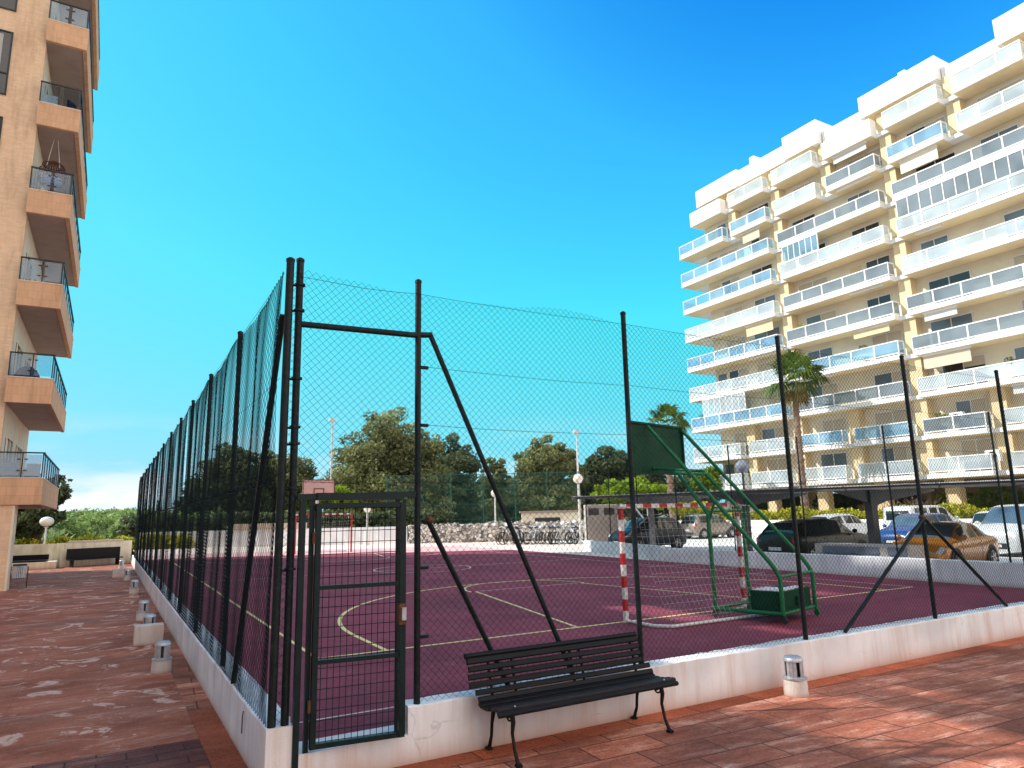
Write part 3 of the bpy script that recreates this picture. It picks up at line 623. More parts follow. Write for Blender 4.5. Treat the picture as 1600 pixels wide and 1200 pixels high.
for x in (1.98, 2.34 - .1, 2.93, 3.05, 3.73):
    b = MB(); pp = [(x, y + .022, z - .014) for y, z in (prof[2:] if x in (1.98, 3.73) else prof[6:])]; b.tube(pp, .016, 6); b.build('support_strap', 'iron', bn)
for x in (1.98, 3.74):
    for pts, rr in (([(x, -.56, .18), (x, -.585, .10), (x, -.565, .0), (x, -.60, -.13), (x, -.64, -.20), (x, -.665, -.235)], [.024, .022, .016, .015, .018, .022]),
                    ([(x, -.26, .19), (x, -.205, .10), (x, -.175, .0), (x, -.16, -.12), (x, -.12, -.21), (x, -.105, -.235)], [.024, .022, .016, .015, .018, .022])):
        b = MB(); b.tube(pts, rr, 8); e = pts[-1]; b.bbox((x - .026, e[1] - .035, -.25), (x + .026, e[1] + .03, -.222), .006); b.build('leg', 'iron', bn, smooth=True)
    b = MB()       # scrollwork under the seat
    b.tube([(x, -.57, .165), (x, -.5, .125), (x, -.41, .14), (x, -.33, .12), (x, -.25, .17)], .014, 6)
    for cy in (-.51, -.33): b.tube([(x, cy + .045 * math.cos(t), .13 + .035 * math.sin(t)) for t in np.linspace(0, 6.3, 12)], .009, 5)
    b.build('scroll', 'iron', bn, smooth=True)
for i in (1, 7, 9):
    for x in (1.98, 3.74): y, z = prof[i]; b = MB(); b.sphere((x, y - .0, z + .035), .010, 8, 5); b.build('bolt', 'alu', bn)

# ------------------------------------------------------------------ bollard lights
def bollard():
    t = thing('bollard_light', '', 'bollard light', (0, 0, 0), 0, 'bollard lights along the court wall')
    b = MB(); b.lathe([(.145, 0), (.14, .03), (.135, .165), (.128, .185), (.05, .187)], (0, 0, 0), 24); b.build('base', 'bollbase', t, smooth=True)
    b = MB(); b.lathe([(.14, .187), (.14, .205), (.108, .21), (.108, .216)], (0, 0, 0), 24); b.build('collar', 'alu', t, smooth=True)
    b = MB(); b.lathe([(.07, .21), (.07, .385)], (0, 0, 0), 18); b.build('lamp_core', 'aludark', t, smooth=True)
    b = MB()
    for k in range(16):
        if k % 4 == 3: continue
        a = 2 * math.pi * k / 16; w_ = .030
        ca, sa = math.cos(a), math.sin(a)
        vs = [(ca * r_ - sa * q, sa * r_ + ca * q, z) for z in (.21, .385) for r_, q in ((.104, -.019), (.104, .019), (.095, .019), (.095, -.019))]
        b.add(vs, [(0, 1, 5, 4), (1, 2, 6, 5), (2, 3, 7, 6), (3, 0, 4, 7)])
    b.build('guard_bar', 'alu', t)
    b = MB(); b.lathe([(.112, .385), (.112, .40), (.10, .425), (.065, .442), (.0, .447)], (0, 0, 0), 24); b.build('cap', 'alu', t, smooth=True)
    b = MB()
    for k in range(6):
        a = 2 * math.pi * k / 6; b.sphere((.075 * math.cos(a), .075 * math.sin(a), .432), .022, 8, 5, (1, 1, .6))
    b.build('cap_boss', 'alu', t, smooth=True)
    return t
bo = bollard(); bo.location = (5.95, -.42, -.25); bo['label'] = 'steel bollard light on a white stub in front of the wall right of the bench'
names = ['nearest bollard light on the left terrace, on this side of the white block', 'bollard light just behind the larger white concrete block', 'third bollard light along the left wall, beyond the larger block', 'fourth bollard light along the left wall, before the smaller far block', 'farthest but one bollard light, just beside the smaller far block', 'farthest bollard light, beyond the smaller block near the end wall']
for (x, y, rz), nm in zip([(-.47, 5.68, .3), (-.48, 9.4, 1), (-.47, 12.2, .6), (-.46, 19.2, .2), (-.52, 25.4, 0), (-.6, 33.5, 0)], names):
    c = copy_tree(bo); c.location = (x, y, -.25); c.rotation_euler.z = rz; c['label'] = nm
for (x, y, s, nm) in ((-.52, 8.55, 1, 'pale concrete block standing by the left wall between two bollard lights'), (-.72, 27.6, 1.25, 'smaller looking concrete block far along the left terrace near the end wall')):
    b = MB(); b.bbox((x - .24 * s, y - .11, -.25), (x + .24 * s, y + .15, .10), .012); o = b.build('concrete_block', 'bollbase'); tag(o, nm, 'concrete block', 'concrete blocks on the terrace')
# ------------------------------------------------------------------ goals and hoops
def goal(name, label, cx, y, s, z0, netc):
    """handball goal 3 x 2 m, banded posts; s = side on which the net bag lies"""
    t = thing(name, label, 'goal', (cx, y, z0), 0, None)
    q = .04
    for sx in (-1.5, 1.5):
        b = MB(); b.bbox((cx + sx - q, y - q, z0), (cx + sx + q, y + q, z0 + 2.0), .008); b.build('goal_post', 'band_z' if netc else 'red', t)
    b = MB(); b.box((cx - 1.5 - q, y - q, z0 + 2.001), (cx + 1.5 + q, y + q, z0 + 2.08)); b.build('crossbar', 'band_x', t)
    for sx in (-1.5, 1.5): b = MB(); b.tube([(cx + sx, y, z0 + 2.03), (cx + sx, y + s * .42, z0 + 2.0), (cx + sx, y + s * .62, z0 + 1.82)], .016, 6); b.build('net_arm', 'white', t, smooth=True)
    b = MB(); b.tube([(cx - 1.5, y, z0 + .03), (cx - 1.5, y + s * .75, z0 + .03), (cx - 1.3, y + s * .98, z0 + .03), (cx + 1.3, y + s * .98, z0 + .03), (cx + 1.5, y + s * .75, z0 + .03), (cx + 1.5, y, z0 + .03)], .028, 8); b.build('ground_frame', 'white', t, smooth=True)
    b = MB()
    def nt(u, v):   # u 0..1 across, v 0..1 from top bar to ground frame
        yy = s * (.45 + .55 * v - .12 * math.sin(math.pi * v)); return (cx + (u - .5) * (3.0 - .4 * v), y + yy + .03 * math.sin(u * 19) * math.sin(3 * v), z0 + 1.98 * (1 - v) ** 1.05 + .03)
    for i in range(0, 25): b.tube([nt(i / 24, v / 8) for v in range(9)], .0022, 3, False)
    for j in range(0, 17): b.tube([nt(u / 12, j / 16) for u in range(13)], .0022, 3, False)
    for sx in (-1.5, 1.5):
        for k in range(1, 12): zz = z0 + 2.0 * k / 12; b.tube([(cx + sx, y, zz), (cx + sx * .95, y + s * (.45 + .5 * (1 - k / 12)), zz)], .0022, 3, False)
    b.build('net', 'net', t)
    return t
goal('handball_goal', 'red and white banded handball goal behind the green basketball stand', 8.35, 3.86, -1, 0, True)
goal('handball_goal', 'red goal in the sunlight at the far end of the court', 8.75, 31.6, 1, .16, False)

hp = thing('basketball_stand', 'green portable basketball stand on castors seen from behind', 'basketball stand', (9.42, 2.2, 0), R(14))
def L_(b, name, m='green', smooth=True): return b.build(name, m, hp, smooth=smooth, world=False)
hw = .645; tr = .038
for sx in (-hw, hw):      # local y runs towards the board
    b = MB(); b.tube([(sx, 0, .16), (sx, 0, .74), (sx * 1.0, .06, .88), (sx, .16, 1.02), (sx * .98, 2.55, 3.66)], tr, 10); L_(b, 'long_arm')
    b = MB(); b.tube([(sx, 1.28, .14), (sx, 1.3, 1.86), (sx, 1.34, 1.93), (sx * .8, 2.03, 2.74), (sx * .72, 2.58, 2.80)], tr, 10); L_(b, 'front_upright')
    b = MB(); b.tube([(sx, -.02, .16), (sx, 1.32, .16)], .037, 10); L_(b, 'base_rail')
for k, (yy, zz, rr, w_) in enumerate(((1.31, 1.92, .03, 1), (1.98, 2.68, .03, 1), (0, .78, .028, 1), (1.3, .16, .035, 1), (.02, .16, .035, 1), (2.2, 2.76, .028, .8))):
    b = MB(); b.tube([(-hw * w_, yy, zz), (hw * w_, yy, zz)], rr, 8); L_(b, 'cross_tube')
for sx in (-hw, hw): b = MB(); b.tube([(sx, 1.28, 1.75), (sx, 1.14, 2.1)], .024, 6); L_(b, 'stay')
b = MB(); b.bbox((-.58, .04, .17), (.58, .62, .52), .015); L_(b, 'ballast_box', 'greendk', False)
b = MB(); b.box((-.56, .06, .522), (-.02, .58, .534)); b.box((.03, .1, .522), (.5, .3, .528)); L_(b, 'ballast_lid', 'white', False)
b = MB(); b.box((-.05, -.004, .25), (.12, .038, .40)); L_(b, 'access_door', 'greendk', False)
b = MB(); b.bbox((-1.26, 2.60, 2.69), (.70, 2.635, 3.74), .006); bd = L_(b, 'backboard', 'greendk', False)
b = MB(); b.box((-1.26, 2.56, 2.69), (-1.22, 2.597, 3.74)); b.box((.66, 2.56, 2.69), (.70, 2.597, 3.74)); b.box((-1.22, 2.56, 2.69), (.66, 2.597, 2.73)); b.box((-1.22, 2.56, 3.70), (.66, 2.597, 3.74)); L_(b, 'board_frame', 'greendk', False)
b = MB(); b.tube([(-.165 + .225 * math.cos(a), 2.96 + .225 * math.sin(a), 2.86) for a in np.linspace(0, 6.283, 22)], .010, 6); b.tube([(-.165, 2.63, 2.86), (-.165, 2.74, 2.86)], .02, 6); L_(b, 'hoop_ring', 'red')
for sx in (-hw, hw):
    for sy in (-.02, 1.3):
        b = MB(); c = (sx, sy, .055); b.tube([(c[0] - .02, c[1], .055), (c[0] + .02, c[1], .055)], .052, 14); b.box((sx - .03, sy - .03, .085), (sx + .03, sy + .03, .13)); L_(b, 'castor', 'plastic' if sx < 0 else 'green')

fb = thing('basketball_stand', 'pale pink far basketball backboard on a white pole beyond the court', 'basketball stand', (8.7, 32.9, .15))
b = MB(); b.tube([(8.75, 33.2, .1), (8.75, 33.2, 3.0), (8.72, 32.6, 3.3)], .075, 10); b.tube([(8.75, 33.2, .1), (8.75, 33.2, .75)], .16, 10); b.build('pole', 'white', fb, smooth=True)
b = MB(); b.box((7.75, 32.4, 3.0), (9.5, 32.44, 4.1)); b.build('backboard', 'pink', fb)
b = MB()
for (x0, z0, x1, z1) in ((7.75, 4.06, 9.5, 4.1), (7.75, 3.0, 9.5, 3.04), (7.75, 3.04, 7.79, 4.06), (9.46, 3.04, 9.5, 4.06), (8.34, 3.18, 8.38, 3.62), (8.87, 3.18, 8.91, 3.62), (8.38, 3.58, 8.87, 3.62), (8.38, 3.18, 8.87, 3.22)): b.box((x0, 32.37, z0), (x1, 32.398, z1))
b.build('board_marking', 'rust', fb)
b = MB(); b.tube([(8.62 + .225 * math.cos(a), 32.1 + .225 * math.sin(a), 3.15) for a in np.linspace(0, 6.283, 18)], .012, 5); b.build('hoop_ring', 'red', fb)

# ------------------------------------------------------------------ left apartment tower
lb = thing('apartment_tower', 'orange brick apartment tower with stacked glass balconies at the left edge', 'apartment building', (-6, 24, -.25))
FH = 3.62; ZB = 2.68            # floor height, underside of the first balcony
b = MB(); b.box((-15, 24.0, 2.7), (-5.9, 35.8, 28.3)); b.box((-5.9, 24.0, 2.7), (-4.85, 24.4, 28.3)); b.build('wall', 'brick', lb)
b = MB(); b.box((-5.897, 24.4, 2.72), (-4.86, 33.0, 28.2)); b.build('side_wall', 'trimw', lb)
b = MB(); b.box((-7.4, 23.75, -.25), (-4.27, 24.75, 2.7)); b.build('pillar', 'brick', lb)
b = MB(); b.box((-4.268, 23.76, -.25), (-4.20, 24.74, 2.69)); b.build('pillar_side', 'trimw', lb)
b = MB(); b.box((-15, 26.5, -.25), (-6.5, 35.0, 2.7)); b.build('ground_floor', 'trimw', lb)
def wnd(x0, x1, z0, z1, y=24.0):
    b = MB(); b.box((x0, y - .012, z0), (x1, y - .004, z1)); f = b.build('window', 'windark', lb)
    b = MB()
    for a, c in (((x0, z0), (x1, z0 + .05)), ((x0, z1 - .05), (x1, z1)), ((x1 - .06, z0 + .05), (x1, z1 - .05)), ((x0, z0 + .88), (x1 - .06, z0 + .93))): b.box((a[0], y - .045, a[1]), (c[0], y - .013, c[1]))
    b.build('window_frame', 'rail', f)
    b = MB(); b.box((x0 + .1, y - .0125 - .004, z0 + .95), (x1 - .3, y - .0128, z1 - .15)); b.build('curtain', 'curtain', f)
for k in range(7):
    zz = 3.7 + FH * k; wnd(-7.6, -5.92, zz + .02, zz + 2.72)
random.seed(3)
bal = []
for k in range(7):
    z = ZB + FH * k; X0, X1, Y0, Y1 = -4.852, -3.46, 23.68, 32.9
    b = MB()      # upstand and slab: front end, long side, floor
    b.box((X0, Y0, z), (X1, Y0 + .14, z + .92)); b.box((X1 - .14, Y0 + .14, z), (X1, Y1, z + .92))
    s_ = b.build('balcony_parapet', 'tile', lb)
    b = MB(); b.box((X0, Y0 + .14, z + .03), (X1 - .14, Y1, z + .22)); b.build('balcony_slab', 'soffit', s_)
    b = MB(); b.box((X0 - .0, Y0 - .015, z + .92), (X1 + .015, Y0 + .15, z + .95)); b.box((X1 - .15, Y0 + .15, z + .92), (X1 + .015, Y1, z + .95)); b.build('coping', 'trimw', s_)
    b = MB(); zt = z + 1.86
    b.box((X0, Y0 + .03, zt - .05), (X1, Y0 + .09, zt)); b.box((X1 - .09, Y0 + .09, zt - .05), (X1 - .03, Y1, zt))
    for x in (X0 + .03, X0 + .72, X1 - .06): b.box((x - .02, Y0 + .04, z + .95), (x + .02, Y0 + .08, zt - .05))
    y = Y0 + 1.0
    while y < Y1: b.box((X1 - .08, y - .02, z + .95), (X1 - .04, y + .02, zt - .05)); y += 1.15
    for zc in (z + 1.2, z + 1.6):
        for x in (X0 + .62, X0 + .82): b.box((x - .05, Y0 + .035, zc - .02), (x + .05, Y0 + .05, zc + .02))
    rl = b.build('railing', 'rail', lb)
    b = MB(); b.box((X0 + .08, Y0 + .055, z + 1.02), (X0 + .66, Y0 + .065, zt - .09)); b.box((X0 + .78, Y0 + .055, z + 1.02), (X1 - .1, Y0 + .065, zt - .09))
    y = Y0 + .15
    while y < Y1 - .3: b.box((X1 - .065, y, z + 1.02), (X1 - .055, y + 1.0, zt - .09)); y += 1.15
    b.build('railing_glass', 'glassL', rl)
    for y in (25.2, 28.6):
        b = MB(); b.box((-4.858, y, z + .25), (-4.84, y + 1.9, z + 2.5)); d_ = b.build('balcony_door', 'windark', lb)
        b = MB()
        for q in (0, .92, 1.84): b.box((-4.84, y + q, z + .25), (-4.80, y + q + .06, z + 2.499))
        b.box((-4.842, y, z + 2.5), (-4.80, y + 1.9, z + 2.56)); b.build('door_frame', 'trimw', d_)
b = MB(); b.box((-15.3, 23.8, 28.3), (-4.6, 36, 28.9)); b.build('roof_parapet', 'brick', lb)
# things on its balconies
def chair(x, y, z, rz, label, m='fabricw'):
    t = thing('balcony_chair', label, 'chair', (x, y, z), rz)
    b = MB(); b.bbox((-.24, -.24, .40), (.24, .24, .46), .02); b.build('seat', m, t, world=False)
    b = MB(); b.bbox((-.24, .2, .46), (.24, .25, .92), .02); b.build('backrest', m, t, world=False)
    for sx in (-.21, .21):
        for sy in (-.21, .21): b = MB(); b.tube([(sx, sy, 0), (sx, sy, .41)], .016, 6); b.build('leg', 'rail', t, world=False)
    return t
def zf(k): return ZB + FH * k + .22
chair(-4.45, 24.2, zf(0) + .35, 2.9, 'white chair with a pale cover on the lowest balcony of the tower')
chair(-3.95, 24.6, zf(0) + .35, -2.6, 'second pale chair further along the lowest balcony of the tower')
chair(-4.5, 24.25, zf(4) + .35, 3.1, 'pale chair behind the glass of the second highest fully seen tower balcony')
chair(-4.0, 24.35, zf(4) + .35, -2.2, 'dark blue chair behind the glass beside the pale chair on the tower', 'fabricb')
t = thing('covered_furniture', 'navy cover draped over furniture on the second tower balcony', 'furniture cover', (-4.4, 24.6, zf(1)))
b = MB(); b.sphere((-4.35, 24.55, zf(1) + .55), .55, 16, 10, (.85, 1.2, 1.35)); b.build('cover', 'fabricb', t, smooth=True)
t = thing('storage_sheet', 'white sheet heaped at the corner of the lowest tower balcony', 'sheet', (-4.0, 25.4, zf(0)))
b = MB(); b.sphere((-4.0, 25.3, zf(0) + .7), .45, 14, 8, (.9, 1.3, 1.1)); b.build('sheet', 'fabricw', t, smooth=True)
hz = zf(3)
t = thing('hanging_chair', 'brown wicker egg chair hung by ropes on a tower balcony', 'hanging chair', (-4.25, 24.9, hz))
b = MB()
for k in range(12):
    a = math.pi * k / 12
    b.tube([(-4.25 + .48 * math.cos(t_) * math.cos(a), 24.7 + .48 * math.cos(t_) * math.sin(a), hz + 1.85 + .62 * math.sin(t_)) for t_ in np.linspace(-1.57, 1.57, 10)], .018, 5)
for q in (-.9, -.5, -.1, .3, .7): b.tube([(-4.25 + .48 * math.cos(q) * math.cos(a), 24.7 + .48 * math.cos(q) * math.sin(a), hz + 1.85 + .62 * math.sin(q)) for a in np.linspace(0, 6.283, 18)], .018, 5)
b.build('basket', 'wicker', t)
b = MB(); b.sphere((-4.22, 24.6, hz + 1.55), .36, 14, 8, (1, .7, .6)); b.build('cushion', 'fabricp', t, smooth=True)
b = MB()
for dx in (-.22, .22): b.tube([(-4.25 + dx, 24.7, hz + 2.2), (-4.25 + dx * .3, 24.7, hz + 3.38)], .012, 5)
b.build('rope', 'fabricw', t)

# added unseen wall left of view: shades the court, holes shape its sun patches
wg = thing('shade_wall', 'added unseen white wall with holes that shades the court and shapes its sun patches', 'apartment building', (-9.3, 0, -.25))
holes = [(5.0, 8.6, 13.2, 15.0), (7.2, 8.6, 15.35, 16.0), (12.7, 15.5, 16.2, 17.4), (11.2, 12.3, 16.6, 17.3), (16.6, 19.0, 21.0, 22.0), (19.2, 21.6, 25.8, 26.7)]  # openings traced back along the sun from the wanted light patches
ys = sorted({-30.0, 22.5} | {h[0] for h in holes} | {h[1] for h in holes}); zs = sorted({-.25, 28.2} | {h[2] for h in holes} | {h[3] for h in holes})
b = MB()
for y0, y1 in zip(ys[:-1], ys[1:]):
    run = None
    for z0, z1 in zip(zs[:-1], zs[1:]):
        hole = any(h[0] <= y0 and y1 <= h[1] and h[2] <= z0 and z1 <= h[3] for h in holes)
        if hole:
            if run is not None: b.box((-9.5, y0, run), (-9.1, y1, z0)); run = None
        elif run is None: run = z0
    if run is not None: b.box((-9.5, y0, run), (-9.1, y1, zs[-1]))
b.build('wall', 'fw', wg)  # white so that it bounces light onto the low side wall
b = MB()
for (y0, y1, z0, z1) in holes[:2]:
    b.box((-9.36, y0 + .62, z0), (-9.24, y0 + .74, z1)); b.box((-9.36, y1 - .3, z0), (-9.3, y1 - .24, z1))
b.build('shadow_post', 'rail', wg)  # added bars that throw post shadows into the plaza sun patch
LC, LR = [], []  # leaf clumps set in the holes to dapple the sun patches
for (y0, y1, z0, z1) in holes:
    for q in range(int(.8 * (y1 - y0))): LC.append((-8.95, random.uniform(y0, y1), random.choice([random.uniform(z0 - .1, z0 + .35), random.uniform(z0, z1)]))); LR.append(random.uniform(.14, .28))

# ------------------------------------------------------------------ far end of the left terrace
ew = thing('end_wall', 'cream rendered wall closing the far end of the left terrace', 'wall', (-2, 40, -.25))
b = MB(); b.box((-14, 38.6, -.25), (-3.4, 38.85, .98)); b.build('wall_section', 'cream', ew)
b = MB(); b.prism([(-3.4, 38.1), (-.06, 39.6), (-.06, 39.9), (-3.4, 38.4)], -.25, 1.0, 'z'); b.build('wall_section', 'cream', ew)
b = MB(); b.prism([(-3.1, 38.2), (-.5, 39.36), (-.5, 39.96), (-3.1, 38.8)], 1.0, 1.09, 'z'); b.build('coping', 'concrete', ew)
pb = thing('planter_bench', 'low cream masonry seat with a dark top before the end wall', 'masonry seat', (-4.6, 37.4, -.25))
b = MB(); b.box((-7.0, 37.0, -.25), (-3.5, 38.5, .12)); b.build('base', 'cream', pb)
b = MB(); b.box((-6.9, 37.1, .123), (-3.95, 38.4, .20)); b.box((-6.9, 38.2, .20), (-3.9, 38.4, .45)); b.build('seat', 'slat', pb)
eb = thing('long_bench', 'long black bench against the far end wall of the left terrace', 'bench', (-1.9, 38.4, -.25), R(24.2))
b = MB(); b.box((-1.35, -.1, .42), (1.35, -.04, .95)); b.build('backrest', 'slat', eb, world=False)
b = MB(); b.box((-1.35, -.5, .36), (1.35, -.1, .42)); b.build('seat', 'slat', eb, world=False)
for sx in (-1.15, 1.15): b = MB(); b.box((sx - .03, -.46, 0), (sx + .03, -.1, .36)); b.build('leg', 'iron', eb, world=False)
bi = thing('litter_bin', 'round slatted steel litter bin beside the brick pillar', 'bin', (-3.95, 24.6, -.25))
b = MB()
for k in range(22):
    a = 2 * math.pi * k / 22; b.box((-3.95 + .19 * math.cos(a) - .018, 24.6 + .19 * math.sin(a) - .018, .12), (-3.95 + .19 * math.cos(a) + .018, 24.6 + .19 * math.sin(a) + .018, .55))
b.build('slat', 'alu', bi)
b = MB(); b.lathe([(.165, .10), (.165, .5)], (-3.95, 24.6, 0), 18); b.build('liner', 'plastic', bi); b = MB(); b.lathe([(.215, .55), (.215, .60), (.19, .60)], (-3.95, 24.6, 0), 22); b.build('rim', 'plastic', bi)
b = MB()
for sx in (-.25, .25): b.tube([(-3.95 + sx, 24.6, -.25), (-3.95 + sx, 24.6, .5), (-3.95 + sx * .8, 24.6, .5)], .018, 6)
b.build('stand', 'rail', bi)

# ------------------------------------------------------------------ lamps
def lamp(x, y, z0, zt, r, label, pole='pole', globe='globe', stub=0, sc=(1, 1, 1)):
    t = thing('globe_lamp', label, 'street lamp', (x, y, z0), 0, 'globe lamps')
    b = MB(); b.lathe([(.06, z0), (.055, zt - r * .95), (.11, zt - r * .95), (.12, zt - r * .8)], (x, y, 0), 10); b.build('pole', pole, t, smooth=True)
    if stub: b = MB(); b.lathe([(.2, z0), (.2, z0 + stub)], (x, y, 0), 12); b.build('plinth', 'white', t, smooth=True)
    b = MB(); b.sphere((x, y, zt), r, 18, 12, sc); b.build('globe', globe, t, smooth=True)
    return t
lamp(-4.63, 45.9, -.6, 2.18, .39, 'white globe lamp beyond the end wall of the left terrace', sc=(1, 1, .78))
lamp(13.55, 39, .2, 2.55, .24, 'small globe lamp seen through the gate', stub=.9)
lamp(22.75, 38.2, .2, 3.5, .29, 'white globe lamp in front of the green tennis fence')
lamp(23.2, 28.4, .15, 4.0, .30, 'larger cream globe lamp left of the beige cabinet')
lamp(32.2, 32.7, .2, 3.6, .30, 'globe lamp above the carport before the bright shrubs')
lamp(25.5, 17.7, .08, 4.0, .33, 'smoky grey globe lamp on a dark pole above the carport roof', 'poledk', 'globeb')
for x, y, h, nm in ((14.9, 53, 10.2, 'tall thin floodlight mast beside the big round tree'), (33.3, 42.7, 8.7, 'tall thin floodlight mast between the trees right of centre')):
    t = thing('floodlight_mast', nm, 'floodlight', (x, y, 0), 0, 'floodlight masts'); b = MB(); b.tube([(x, y, -.5), (x, y, h)], [.13, .07], 8); b.build('mast', 'pole', t, smooth=True)
    b = MB(); b.box((x - .3, y - .12, h), (x + .3, y + .12, h + .28)); b.build('floodlight', 'pole', t)
# ------------------------------------------------------------------ right apartment block
rb = thing('apartment_block', 'long white and ochre apartment block with ten rows of glass balconies at the right', 'apartment building', (55, 20, .2))
FZ = [3.75, 6.5, 9.45, 12.5, 15.5, 18.55, 21.5, 24.4, 27.4, 30.3]; YE = 41.8; XW = 49.7
b = MB(); b.box((XW, -12, 3.75), (62, YE, 33.4)); b.build('wall', 'fc', rb)
EDG = [43.9, 37.5, 32.4, 27.2, 21.9, 16.8, 11.4, 5.9, .6]
random.seed(8)
def railing(segs, z, par, gm):
    """white frame with glass panes along given (x0,y0)-(x1,y1) runs; returns frame, panes"""
    b = MB(); gl = MB()
    for (x0, y0, x1, y1) in segs:
        L = math.hypot(x1 - x0, y1 - y0); n = max(1, round(L / 1.75)); dx, dy = (x1 - x0) / L, (y1 - y0) / L
        h = .035
        def bb(s0, s1, za, zb_, t): 
            xa, ya, xb, yb = x0 + dx * s0, y0 + dy * s0, x0 + dx * s1, y0 + dy * s1
            return ((min(xa, xb) - (t if abs(dy) > .5 else 0), min(ya, yb) - (t if abs(dx) > .5 else 0), za), (max(xa, xb) + (t if abs(dy) > .5 else 0), max(ya, yb) + (t if abs(dx) > .5 else 0), zb_))
        b.box(*bb(0, L, z + 1.34, z + 1.42, h)); b.box(*bb(0, L, z + .42, z + .50, h))
        for k in range(n + 1):
            s = L * k / n; b.box(*bb(max(0, s - .05), min(L, s + .05), z + .30, z + 1.338, h - .004))
        for k in range(n): gl.box(*bb(L * k / n + .06, L * (k + 1) / n - .06, z + .51, z + 1.33, .006))
    f = b.build('railing', 'fw', par); gl.build('railing_glass', gm, f); return f
for i, z in enumerate(FZ[:9]):
    pair = 2 <= i <= 7
    ed = EDG[::2] if pair else EDG
    for j in range(len(ed) - 1):
        y1 = ed[j] - (0 if j == 0 else .5); y0 = ed[j + 1] + .5
        if j == 0: y1 = 42.1 if i in (0,) else 43.9
        xf = 48.0
        b = MB(); b.box((xf, y0, z), (XW - .002, y1, z + .34))
        if j == 0: b.box((XW - .002, YE + .002, z), (52.2, y1, z + .34))
        sl = b.build('balcony', 'fw', rb)
        b = MB(); b.box((xf + .12, y0 + .1, z - .012), (XW - .01, y1 - .1, z - .002)); b.build('soffit', 'fsoff', sl)
        gm = random.choice(['fgw', 'fgg', 'fgb', 'fgg', 'fgw']) if j else random.choice(['fgw', 'fgb'])
        if i == 0: gm = 'fgw'
        runs = [(xf + .06, y0, xf + .06, y1)]
        if j == 0: runs.append((xf + .06, y1 - .06, 52.1, y1 - .06))
        else: runs.append((xf + .06, y1 - .04, XW - .9, y1 - .04))
        runs.append((xf + .06, y0 + .04, XW - .9, y0 + .04))
        railing(runs, z, sl, gm)
    # recessed link slabs and ochre piers between neighbouring balconies
    for j in range(1, len(ed) - 1):
        b = MB(); b.box((48.75, ed[j] - .498, z + .02), (XW - .003, ed[j] + .498, z + .32)); b.build('link_slab', 'fw', rb)
        zt = (FZ[i + 1]) if i < 9 else 33
        b = MB(); b.box((48.95, ed[j] - .46, z + .32), (XW - .003, ed[j] + .46, zt + .018)); b.build('pier', 'fo', rb)
    # doors and shutters behind the balconies
    for j in range(len(EDG) - 1):
        yc = (EDG[j] + EDG[j + 1]) / 2 + random.uniform(-.5, .5); wd = random.choice([1.9, 2.3, 2.8]); h = FZ[i] + .34
        if j == 0: yc = 38.9; wd = 2.2
        b = MB(); b.box((XW - .03, yc - wd / 2, h), (XW - .004, yc + wd / 2, h + 2.15)); w_ = b.build('balcony_window', random.choice(['fwin', 'fwin', 'windark']), rb)
        b = MB(); b.box((XW - .07, yc - wd / 2 - .06, h + 2.15), (XW - .004, yc + wd / 2 + .06, h + 2.24))
        for q in (-wd / 2 - .06, -.03, wd / 2): b.box((XW - .07, yc + q, h), (XW - .031, yc + q + .06, h + 2.149))
        b.build('window_frame', 'fw', w_)
        if random.random() < .55:
            s_ = random.uniform(.5, 1.5); b = MB(); b.box((XW - .055, yc - wd / 2 + .02, h + 2.14 - s_), (XW - .034, yc - .035 if random.random() < .5 else yc + wd / 2 - .01, h + 2.14)); b.build('shutter', 'shutter', w_)
        b = MB(); o2 = yc + wd / 2 + .45
        if o2 + 1.0 < EDG[j] - .6 and random.random() < .7:
            b.box((XW - .028, o2, h + .75), (XW - .004, o2 + 1.0, h + 2.1)); w2_ = b.build('balcony_window', 'fo' if random.random() < .5 else 'fwin', rb)
# awning cases and half-let-down awnings, glass party screens
for i in range(1, 9):
    for j in range(len(EDG) - 2):
        z = FZ[i + 1]; yc = (EDG[j] + EDG[j + 1]) / 2
        if random.random() < .4:
            L_w = random.uniform(1.6, 3.4); dr = random.choice([.12, .12, .5, .9])
            b = MB(); b.box((48.3, yc - L_w / 2, z - .16), (48.45, yc + L_w / 2, z - .014)); a_ = b.build('awning_case', 'fw', rb)
            if dr > .2: b = MB(); b.box((48.36, yc - L_w / 2 + .04, z - .16 - dr), (48.372, yc + L_w / 2 - .04, z - .162)); b.build('awning_cloth', random.choice(['shutter', 'fo', 'fabricw', 'fc']), a_)
# top floor: white parapet boxes, slit shadows, set-back roof blocks
z = FZ[9]
for j in range(len(EDG) - 1):
    y1 = EDG[j] - (.5 if j else 1.85); y0 = EDG[j + 1] + .5; dx = 0
    b = MB(); b.box((48, y0, z), (XW - .002, y1, z + .34)); sl = b.build('balcony', 'fw', rb)
    b = MB(); b.box((48.12, y0 + .1, z - .012), (XW - .01, y1 - .1, z - .002)); b.build('soffit', 'fsoff', sl)
    if j % 3: railing([(48.06, y0, 48.06, y1), (48.06, y0 + .04, XW - .9, y0 + .04)], z, sl, 'fgw')
    else:
        b = MB(); b.box((48.0, y0, z + .343), (48.14, y1, z + 1.45)); b.box((48.14, y0, z + .343), (XW - .9, y0 + .12, z + 1.45)); b.build('parapet', 'fw', sl)
for j in range(1, len(EDG) - 1):
    b = MB(); b.box((48.75, EDG[j] - .498, z + .02), (XW - .003, EDG[j] + .498, z + .32)); b.build('link_slab', 'fw', rb)
    b = MB(); b.box((48.95, EDG[j] - .46, z + .32), (XW - .003, EDG[j] + .46, 32.4)); b.build('pier', 'fo', rb)
